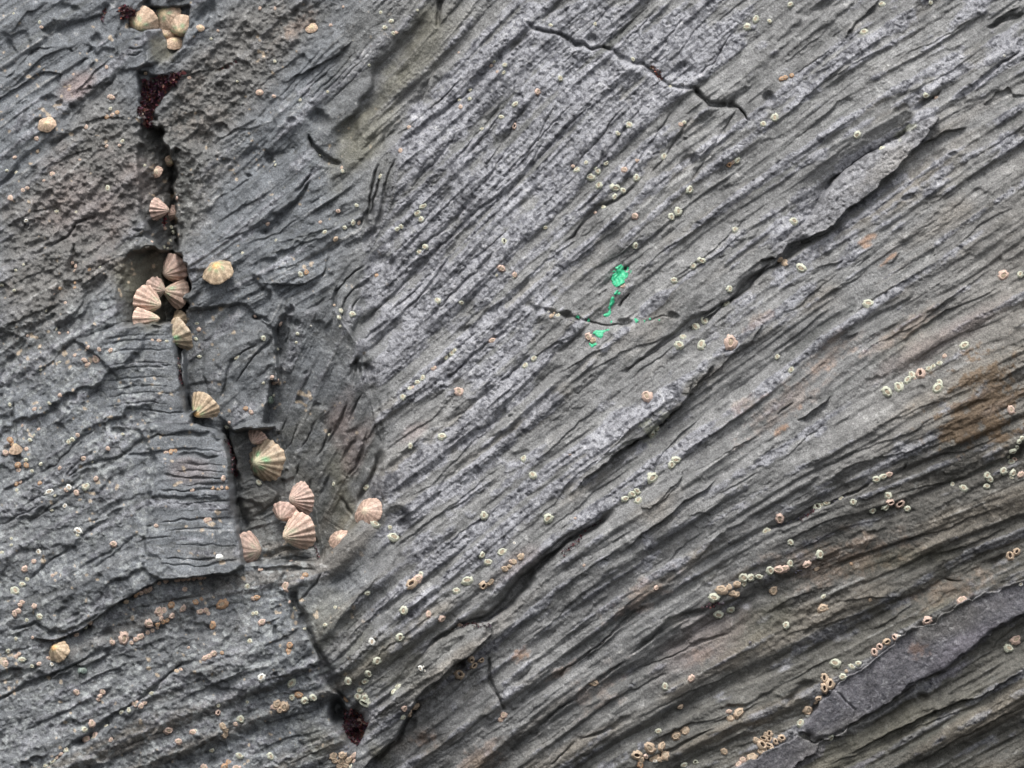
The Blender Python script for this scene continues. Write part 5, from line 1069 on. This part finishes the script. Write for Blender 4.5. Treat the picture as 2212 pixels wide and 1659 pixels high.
LT((0,0), 392, 1070, 15, 0.5, -0.3, -0.3, 25, 'cream', "solitary small cream limpet in a hollow on the far left", ribs=12, ribamp=0.04, lift=2, greens=0.1)
LT((0,0), 1440, 1375, 12, 0.6, 0.5, 0.3, 40, 'cream', "small pale limpet high in the shaded gully", ribs=10, ribamp=0.06, lift=3)
LT((0,0), 1335, 1475, 13, 0.55, -0.7, -0.4, 40, 'pink', "pale limpet in the dark gully above the ribbed fan-shaped one", ribs=10, ribamp=0.08, lift=3)
LT((0,0), 1718, 228, 8, 0.5, 0, -0.3, 20, 'cream', "tiny cream limpet near the top right of the left cluster", ribs=10, lift=1)
LT((1,0), 470, 222, 12, 0.45, -0.2, -0.4, 30, 'cream', "pale limpet on brown rough rock near the top", ribs=10, ribamp=0.04, lift=1)
LT((1,0), 20, 785, 7, 0.5, 0, -0.3, 20, 'pink', "tiny pink limpet at the brown rock's lower right edge", ribs=10, lift=1)
# gully
LT((0,1), 1330, 140, 20, 1.0, 1.0, 0.10, 72, 'brown', "pinkish fan-shaped limpet in the upper gully, tip pointing right", ribs=12, ribamp=0.2, lift=9, greens=0)
LT((0,1), 1460, 165, 15, 0.6, 0.4, 0.2, 40, 'brown', "dark brown limpet beside the fan-shaped one in the gully", ribs=11, ribamp=0.16, lift=4, greens=0)
LT((0,1), 1490, 655, 28, 0.85, -0.85, 0.45, 55, 'brown', "brown limpet with frilled edge, topmost of the gully's main group", ribs=11, ribamp=0.16, lift=13, greens=0.3)
LT((0,1), 1318, 830, 22, 0.75, 0.9, 0.2, 58, 'brown', "brown ribbed limpet left of the green-tipped fan", ribs=12, ribamp=0.2, lift=12, greens=0.6)
LT((0,1), 1535, 878, 28, 0.95, -1.0, -0.2, 70, 'pink', "fan-striped limpet with green tip pointing left, gully's right wall", ribs=12, ribamp=0.16, lift=16, greens=0.9)
LT((0,1), 1240, 935, 28, 0.95, 0.95, 0.3, 60, 'pink', "pink-brown limpet pointing right with green tip, gully's left wall", ribs=12, ribamp=0.17, lift=12, greens=0.5)
LT((0,1), 1205, 1095, 24, 1.2, 1.0, -0.02, 72, 'pink', "lowest left limpet of the gully, knobbed tip pointing right", ribs=11, ribamp=0.14, lift=10, greens=0.6, squash=0.9)
LT((0,1), 1540, 1085, 17, 0.8, -0.8, 0.4, 62, 'tan', "small orange limpet squeezed above the green-tipped tall one", ribs=10, ribamp=0.08, lift=12, greens=0)
LT((0,1), 1565, 1225, 30, 0.75, -0.9, 0.45, 68, 'green', "tall limpet with green streaked lower side beside the stacked block", ribs=11, ribamp=0.12, lift=14, greens=1.2)
LT((0,1), 1880, 690, 27, 0.6, -0.35, -0.8, 48, 'tan', "glossy cream and orange limpet alone, right of the gully", ribs=9, ribamp=0.05, lift=6, greens=0.8)
LT((0,2), 1775, 175, 27, 1.0, -0.75, 0.75, 62, 'tan', "striped fan limpet standing on top of the stacked block", ribs=13, ribamp=0.12, lift=12, greens=0.9)
LT((1,2), 10, 455, 17, 0.9, -0.6, 0.7, 55, 'brown', "brown limpet just above the largest limpet in the lower gully", ribs=13, ribamp=0.22, lift=10, greens=0)
LT((1,2), 90, 665, 38, 0.7, -0.95, 0.12, 46, 'green', "largest limpet, white-tipped with green band, middle of the lower gully", ribs=16, ribamp=0.13, lift=13, greens=1.0)
LT((1,2), 405, 985, 28, 0.85, -0.9, 0.15, 58, 'brown', "frilly brown limpet, topmost of the trio low in the gully", ribs=17, ribamp=0.2, lift=12, greens=0)
LT((1,2), 255, 1105, 23, 0.75, -0.6, 0.7, 50, 'brown', "smaller smoother limpet, left one of the low gully trio", ribs=10, ribamp=0.12, lift=11, greens=0.1)
LT((1,2), 395, 1265, 35, 0.95, -1.0, 0.35, 60, 'pink', "broad striped limpet with pale tip, bottom of the gully trio", ribs=14, ribamp=0.15, lift=14, greens=0.5)
LT((1,2), 975, 1110, 27, 0.5, -0.7, -0.3, 42, 'pink', "smooth pink limpet tucked behind the slab's rounded ledge, upper", ribs=12, ribamp=0.04, lift=1, greens=0)
LT((1,2), 730, 1345, 20, 0.45, -0.6, -0.6, 40, 'pink', "smooth pink limpet half hidden by the rounded ledge, lower", ribs=12, ribamp=0.04, lift=2, greens=0)
LT((0,2), 2125, 1430, 32, 0.7, 0.9, 0.1, 55, 'brown', "brown limpet in deep shade behind the stacked block's lower corner", ribs=13, ribamp=0.12, lift=10, greens=0.5)
LT((0,3), 530, 640, 21, 0.7, -0.8, -0.6, 50, 'tan', "brown and cream limpet alone on the bottom left ledge", ribs=9, ribamp=0.12, lift=4, greens=0.2)
LT((0,2), 148, 575, 13, 1.1, -0.1, -1.0, 60, 'cream', "small pointed limpet wedged in the crack at the left edge", ribs=8, ribamp=0.05, lift=4, greens=0)
LT((0,2), 1905, 1490, 9.5, 0.42, 0, 0.1, 8, 'cream', "smooth white oval limpet on the saw-cut block face", ribs=6, ribamp=0.02, lift=0.4, greens=0, squash=0.75)
for o in scene.objects:
    if o.get('label', '').startswith("smooth white oval"):
        for ch in o.children:
            at = ch.data.attributes["pigment"]; n = len(ch.data.vertices)
            at.data.foreach_set("color", np.tile(np.array((0.78, 0.78, 0.74, 1), np.float32), n))

# ------------------------------------------------------------------ snails
def snail(x, y, d, col, tip, label, dx=0.3, dz=0.5, lift=0.6):
    V = []; F = []; C = []; turns = 3.4; M = 84; K = 14
    for i in range(M + 1):
        f = i / M; t = turns * 2 * math.pi * f; g = (0.08 + 0.92 * f ** 1.7)
        cx, cy, cz = 0.5 * g * math.cos(t), 0.5 * g * math.sin(t), 0.95 * (1 - f) ** 1.1 + 0.25
        rad = 0.52 * g
        for k in range(K):
            a = 2 * math.pi * k / K
            V.append((cx + rad * math.cos(a) * math.cos(t), cy + rad * math.cos(a) * math.sin(t), cz - 0.3 * f + rad * math.sin(a) * 0.9))
            m = (1 - f) ** 2; stripe = 0.8 + 0.35 * math.sin(a * 5)
            C.append([(c * (1 - m) + tt * m) * stripe for c, tt in zip(col, tip)])
    for i in range(M):
        for k in range(K):
            F.append((i * K + k, i * K + (k + 1) % K, (i + 1) * K + (k + 1) % K, (i + 1) * K + k))
    F.append(tuple(range(M * K, M * K + K))); F.append(tuple(range(K))[::-1])
    o = link(bpy.data.objects.new("sea_snail", mesh_obj("sea_snail", V, F, [M_SNAIL], C)))
    n = (normal(x, y) + Vector((dx, 0, dz))).normalized(); r = d / 2 * S
    o.matrix_world = Matrix.Translation(world_pt(x, y, surf(x, y) + lift)) @ basis(n, random.Random(int(x)).uniform(0, 6)) @ Matrix.Scale(r, 4)
    o['label'] = label; o['category'] = 'snail'; o['group'] = 'sea snails on the rock'
def SN(ij, x, y, *a, **k):
    x, y = T(ij[0], ij[1], [(x, y)])[0]; snail(x, y, *a, **k)
DK = (0.05, 0.052, 0.058)
SN((0,3), 735, 808, 11, (0.24, 0.30, 0.27), (0.4, 0.46, 0.40), "round grey-green snail on the dark lower left slab", lift=1.5)
SN((1,2), 105, 138, 11, (0.09, 0.12, 0.10), (0.4, 0.5, 0.38), "dark snail with green tip beside the grey stepped stone", dx=-0.6, lift=2)
SN((0,1), 232, 270, 5.5, DK, (0.1, 0.1, 0.12), "small black snail under a white barnacle, far left brown rock")
SN((2,2), 1340, 312, 5.5, DK, (0.25, 0.27, 0.3), "largest dark snail under the flake's lower lip")
SN((2,2), 1308, 348, 3.6, DK, (0.2, 0.2, 0.22), "tiny dark snail left of the larger one under the flake")
SN((2,2), 1360, 372, 3.2, DK, (0.2, 0.2, 0.22), "tiny dark snail just below the larger one under the flake")
SN((2,2), 812, 1505, 5.2, DK, (0.3, 0.32, 0.34), "lone dark snail on the purple-grey sheet at lower centre")
SN((2,2), 1872, 1366, 4.6, DK, (0.25, 0.25, 0.27), "dark snail on olive sheets right of lower centre")
SN((1,3), 740, 785, 4.0, DK, (0.3, 0.3, 0.33), "little black snail on the rounded nose's left flank")
SN((2,3), 995, 388, 2.8, (0.3, 0.28, 0.27), (0.6, 0.58, 0.55), "upper pale snail in the slanting groove at bottom centre")
SN((2,3), 775, 578, 2.8, (0.3, 0.28, 0.27), (0.6, 0.58, 0.55), "lower pale snail in the slanting groove at bottom centre")
SN((2,3), 1820, 235, 5.0, (0.14, 0.12, 0.14), (0.5, 0.45, 0.5), "pale-tipped snail below the crowded barnacle row")
SN((2,3), 2062, 578, 4.2, (0.12, 0.11, 0.12), (0.4, 0.38, 0.38), "pale-tipped snail alone on dark rock, lower right of centre")
SN((3,3), 212, 1362, 4.6, DK, (0.3, 0.3, 0.33), "dark shiny snail between the two purple flakes")
SN((3,3), 660, 1340, 3.8, DK, (0.3, 0.3, 0.33), "dark snail under the purple slab's lower tip")
SN((1,3), 1835, 795, 4.0, (0.16, 0.15, 0.17), (0.4, 0.38, 0.42), "grey snail between the barnacles of the forked crack nest")
SN((2,0), 1480, 722, 4.4, DK, (0.2, 0.2, 0.22), "dark snail in the zigzag top crack")

# tiny mussels packed in the cracks: each small but countable
mv = []; mf = []
for q in range(9):
    f = q / 8; w = 0.42 * math.sin(math.pi * min(1, f * 1.08 + 0.02)) ** 0.7 * (0.6 + 0.5 * f); 
    for k in range(10):
        a = 2 * math.pi * k / 10; mv.append((f * 2 - 1, w * math.cos(a) + 0.15 * math.sin(f * 3), w * 0.7 * math.sin(a)))
for q in range(8):
    for k in range(10): mf.append((q * 10 + k, q * 10 + (k + 1) % 10, (q + 1) * 10 + (k + 1) % 10, (q + 1) * 10 + k))
M_MUS = shell_mat("mussel_shell", 0.3, 400, 0.3, 0.6, base=(0.10, 0.095, 0.13))
mus = mesh_obj("mussel", mv, mf, [M_MUS])
mk = 0; mproto = None
def mussels(line, n, where, size=3.4):
    global mk, mproto
    L = []
    for i in range(n):
        f = (i + 0.5) / n * (len(line) - 1); k = min(len(line) - 2, int(f)); g = f - k
        L.append((line[k][0] + (line[k + 1][0] - line[k][0]) * g, line[k][1] + (line[k + 1][1] - line[k][1]) * g))
    for i, (x, y) in enumerate(sorted(L)):
        rnd = random.Random(mk * 7 + 1); mk += 1
        if mproto is None: o = bpy.data.objects.new("mussel", mus); mproto = o
        else: o = mproto.copy()
        link(o); x += rnd.uniform(-1, 1); y += rnd.uniform(-0.8, 0.8)
        n_ = Vector((rnd.uniform(-.6, .6), -1, rnd.uniform(-.5, .5)))
        s = size / 2 * S * rnd.uniform(0.7, 1.2)
        o.matrix_world = Matrix.Translation(world_pt(x, y, surf(x, y) + 0.9)) @ basis(n_, rnd.uniform(0, 6)) @ Matrix.Scale(s, 4)
        nn = len(L)
        o['label'] = ("rightmost" if i == nn - 1 else ORD[i]) + " tiny dark mussel " + where; o['category'] = 'mussel'; o['group'] = 'tiny dark mussels lodged in the cracks'
mussels(T(3,2,[(20,1255),(120,1215),(260,1165),(370,1110)]), 12, "in the right crack below the spiky barnacle")
mussels(T(3,2,[(545,1035),(600,1005),(680,965),(860,890)]), 7, "in the upper half of the long right crack")
mussels(T(3,3,[(230,-20),(300,-50)]), 3, "at the lower chain's right end")
mussels(T(1,3,[(1940,400),(2040,360),(2100,320),(2170,260)]), 9, "at the mouth of the black slanting crack", 3.0)
mussels(T(1,3,[(1800,820),(1840,780),(1905,740)]), 4, "among the forked crack barnacles", 3.0)
mussels(T(2,1,[(1600,1170),(1720,1090),(1830,1000),(1900,900)]), 6, "in the long crack right of centre", 2.6)
mussels(T(1,3,[(790,1200),(840,1300),(880,1390)]), 8, "in the red weed of the black hole", 3.6)
mussels(T(2,1,[(300,1050),(460,1085),(560,1130)]), 7, "in the dark centre crack", 2.8)

# ------------------------------------------------------------------ green paint, dried in lumps on the rock
def paint(poly, label, th=1.1, wr=0.5):
    xs = [p[0] for p in poly]; ys = [p[1] for p in poly]; st = 0.33
    ax = np.arange(min(xs) - 1, max(xs) + 1, st); ay = np.arange(min(ys) - 1, max(ys) + 1, st)
    gx_, gy_ = np.meshgrid(ax, ay)
    wob = lambda a, b, s: 0.25 * np.sin(a * 2.1 + b * 1.3 + s) + 0.18 * np.sin(a * 3.7 - b * 2.9 + s)
    px = gx_ + wob(gx_, gy_, 0); py = gy_ + wob(gy_, gx_, 2)
    ins = inside(poly, None, px, py)
    dist = np.full(gx_.shape, 1e9)
    for (ax_, ay_), (bx, by) in zip(poly, poly[1:] + poly[:1]):
        dx, dy = bx - ax_, by - ay_; t = np.clip(((px - ax_) * dx + (py - ay_) * dy) / (dx * dx + dy * dy + 1e-9), 0, 1)
        dist = np.minimum(dist, np.hypot(px - ax_ - t * dx, py - ay_ - t * dy))
    cx = gx_.mean(); cy = gy_.mean()
    fold = np.sin(1.5 * (gx_ - cx) + 0.9 * np.sin(0.8 * (gy_ - cy)) * 1.6 + 0.25 * (gy_ - cy)) * wr * 0.45 + np.sin(0.9 * (gy_ - cy) + 1.1 * np.sin(0.9 * gx_)) * wr * 0.35
    i = np.clip(((gx_ - X0) / RES).astype(int), 0, NX - 1); j = np.clip(((gy_ - Y0) / RES).astype(int), 0, NY - 1)
    z = np.maximum(HT[j, i], HB[j, i]) + np.where(ins, (th + fold) * np.clip(dist / 1.3, 0, 1) ** 0.6, 0) - 0.15 + 0.35 * ins
    ids = -np.ones(gx_.shape, int); V = []; F = []
    need = ins.copy(); need[:-1] |= ins[1:]; need[:, :-1] |= ins[:, 1:]; need[1:] |= ins[:-1]; need[:, 1:] |= ins[:, :-1]
    for a, b in zip(*np.nonzero(need)):
        ids[a, b] = len(V); V.append(world_pt(gx_[a, b], gy_[a, b], z[a, b]))
    for a in range(gx_.shape[0] - 1):
        for b in range(gx_.shape[1] - 1):
            q = (ids[a, b], ids[a + 1, b], ids[a + 1, b + 1], ids[a, b + 1])
            if min(q) >= 0: F.append(q)
    if not F: return
    o = link(bpy.data.objects.new("green_paint_patch", mesh_obj("green_paint_patch", V, F, [M_GREEN])))
    o['label'] = label; o['category'] = 'paint patch'; o['group'] = 'patches of bright green paint on the rock'
t21 = lambda p: T(2, 1, p)
paint(t21([(915,640),(945,625),(968,648),(960,668),(990,692),(1004,678),(1003,730),(975,762),(980,782),(932,818),(900,824),(872,802),(860,760),(868,710),(900,692),(903,668),(890,655)]), "largest lumpy bright green paint blob, topmost on the slab", 1.8, 0.9)
paint(t21([(1000,640),(1010,650),(1000,690),(985,700),(975,690),(995,670)]), "thin green paint strand on the largest blob's right shoulder", 0.6, 0.2)
paint(t21([(1022,670),(1035,680),(1042,695),(1026,700)]), "tiny green fleck right of the largest blob", 0.5, 0.1)
paint(t21([(868,680),(890,676),(892,692),(872,694)]), "tiny green fleck left of the largest blob", 0.5, 0.1)
paint(t21([(878,884),(902,846),(922,848),(908,870),(900,892)]), "small forked green fleck just below the largest blob", 0.7, 0.2)
paint(t21([(924,864),(940,868),(932,888),(914,884)]), "tiny green fleck right of the forked fleck", 0.6, 0.1)
paint(t21([(874,900),(886,912),(884,955),(862,990),(842,1016),(832,1004),(846,958),(858,915)]), "long narrow green drip between the blobs", 0.9, 0.3)
paint(t21([(838,1003),(854,1015),(855,1050),(842,1075),(800,1078),(790,1062),(826,1042),(838,1025)]), "hooked green drip end just above the centre crack", 1.0, 0.4)
paint(t21([(702,1212),(725,1193),(790,1195),(842,1176),(848,1190),(800,1212),(784,1226),(792,1242),(766,1268),(744,1256),(698,1222)]), "flat green patch with a tail, below the centre crack", 0.8, 0.3)
paint(t21([(662,1303),(700,1310),(735,1301),(727,1326),(690,1346),(670,1330)]), "lowest green patch, under the pair of barnacles", 0.8, 0.3)
for n_, (x, y, rx_, ry_) in {"first green fleck from the left in the centre crack": (570,1080,22,18), "second green fleck from the left in the centre crack": (660,1108,16,18), "third green fleck from the left in the centre crack": (860,1120,14,16),
     "green fleck right of the centre crack's black pit": (1070,1110,26,20), "small green fleck below right of the centre pit": (1146,1116,11,12), "green dot second from right in the centre crack": (1192,1096,13,8), "rightmost green dot by the centre crack": (1275,1105,11,10)}.items():
    rx_ *= 0.75; ry_ *= 0.75
    paint(t21([(x + rx_ * math.cos(a) * (1 + 0.4 * math.sin(3 * a + x)), y + ry_ * math.sin(a) * (1 + 0.4 * math.cos(2 * a + y))) for a in [k * math.pi / 5 for k in range(10)]]), n_, 0.6, 0.2)

# ------------------------------------------------------------------ red weed tufts in the crevices
def weed(poly, n, label, cols=((0.06, 0.024, 0.032), (0.03, 0.017, 0.022), (0.11, 0.038, 0.04)), size=2.4, lift=1.0):
    rnd = random.Random(int(poly[0][0] * 10)); xs = [p[0] for p in poly]; ys = [p[1] for p in poly]; V = []; F = []; C = []
    k = 0; tries = 0
    while k < n and tries < n * 30:
        tries += 1; x = rnd.uniform(min(xs), max(xs)); y = rnd.uniform(min(ys), max(ys))
        if not inside(poly, None, np.array([x]), np.array([y]))[0]: continue
        k += 1; p0 = Vector(world_pt(x, y, surf(x, y) + rnd.uniform(-0.5, lift)))
        d = Vector((rnd.gauss(0, 1), -abs(rnd.gauss(0.9, 0.5)), rnd.gauss(-0.2, 1))).normalized(); side = d.cross(Vector((rnd.gauss(0, 1), rnd.gauss(0, 1), rnd.gauss(0, 1)))).normalized()
        L = size * S * rnd.uniform(0.5, 1.7); w = L * rnd.uniform(0.18, 0.4); up = d.cross(side)
        b = len(V); c = rnd.choice(cols); c = [v * rnd.uniform(0.6, 1.5) for v in c]
        for f, ww in ((0, 0.35), (0.4, 1.0), (0.8, 0.9), (1.0, 0.25)):
            q = p0 + d * L * f + up * L * 0.3 * f * f
            V += [q - side * w * ww, q + side * w * ww + up * w * 0.3]; C += [c, [v * 1.2 for v in c]]
        F += [(b + 2 * i, b + 2 * i + 1, b + 2 * i + 3, b + 2 * i + 2) for i in range(3)]
    o = link(bpy.data.objects.new("red_seaweed", mesh_obj("red_seaweed", V, F, [M_WEED], C, smooth=False)))
    o['kind'] = 'stuff'; o['label'] = label; o['category'] = 'seaweed'
weed(T(0,0,[(1200,660),(1260,690),(1300,660),(1450,640),(1560,605),(1550,650),(1440,760),(1380,850),(1330,900),(1300,1000),(1300,1080),(1240,1090),(1190,960),(1200,850),(1230,760)]), 1700, "dark red seaweed filling the V-shaped upper left crevice", size=3.0, lift=3)
weed(T(0,0,[(1030,20),(1100,40),(1180,90),(1100,130),(1040,150),(1020,90)]), 320, "dark purple seaweed beside the top left limpets", size=2.4)
weed(T(0,0,[(850,170),(870,80),(890,60),(880,170)]), 50, "thin purple seaweed strip in the top left corner", size=1.8)
weed(T(1,3,[(760,1160),(850,1150),(960,1270),(930,1400),(870,1470),(800,1400),(750,1300)]), 1100, "wine red seaweed in the black hole at bottom", size=2.4, lift=3)
weed(T(1,3,[(1680,460),(1740,430),(1880,402),(2040,405),(2040,425),(1880,430),(1740,450)]), 160, "red seaweed fringe along the black slanting crack", size=1.6)
weed(T(2,0,[(1200,540),(1240,560),(1300,640),(1300,690),(1270,680),(1240,620)]), 120, "rust red seaweed in the zigzag top crack", cols=((0.16, 0.05, 0.035), (0.08, 0.03, 0.02)), size=1.6)
weed(T(0,2,[(1930,450),(1980,500),(2020,640),(2050,720),(2030,820),(1990,760),(1990,640),(1950,520)]), 260, "dark red seaweed strip down the stacked block's edge", size=1.8)
weed(T(0,1,[(1530,1380),(1560,1500),(1580,1659),(1550,1659),(1530,1520)]), 120, "dark red seaweed strip below the tall green limpet", size=1.7)
weed(T(0,1,[(1385,60),(1415,120),(1410,260),(1385,280),(1400,160)]), 110, "red seaweed streak beside the fan-shaped limpet", cols=((0.16, 0.035, 0.035), (0.07, 0.02, 0.025)), size=1.7)
weed(T(2,2,[(420,1460),(640,1250),(780,1150),(800,1170),(660,1270),(450,1490)]), 170, "wine red seaweed in the upper black slanting crack", size=1.5)
weed(T(2,3,[(1620,270),(1740,235),(1800,215),(1790,250),(1650,290)]), 110, "dark seaweed below the crowded barnacle row", size=1.5)
weed(T(3,2,[(260,1170),(400,1080),(410,1100),(280,1190)]), 90, "wine red seaweed in the long right crack", size=1.5)
weed(T(1,2,[(500,1400),(530,1440),(550,1510),(535,1520),(515,1460)]), 60, "purple seaweed in the seam under the broad striped limpet", size=1.5)
weed(T(0,0,[(1830,590),(1950,540),(2040,500),(2030,530),(1940,580),(1840,605)]), 90, "dark seaweed in the slit of brown rough rock", cols=((0.07, 0.03, 0.028), (0.04, 0.025, 0.02)), size=1.5)
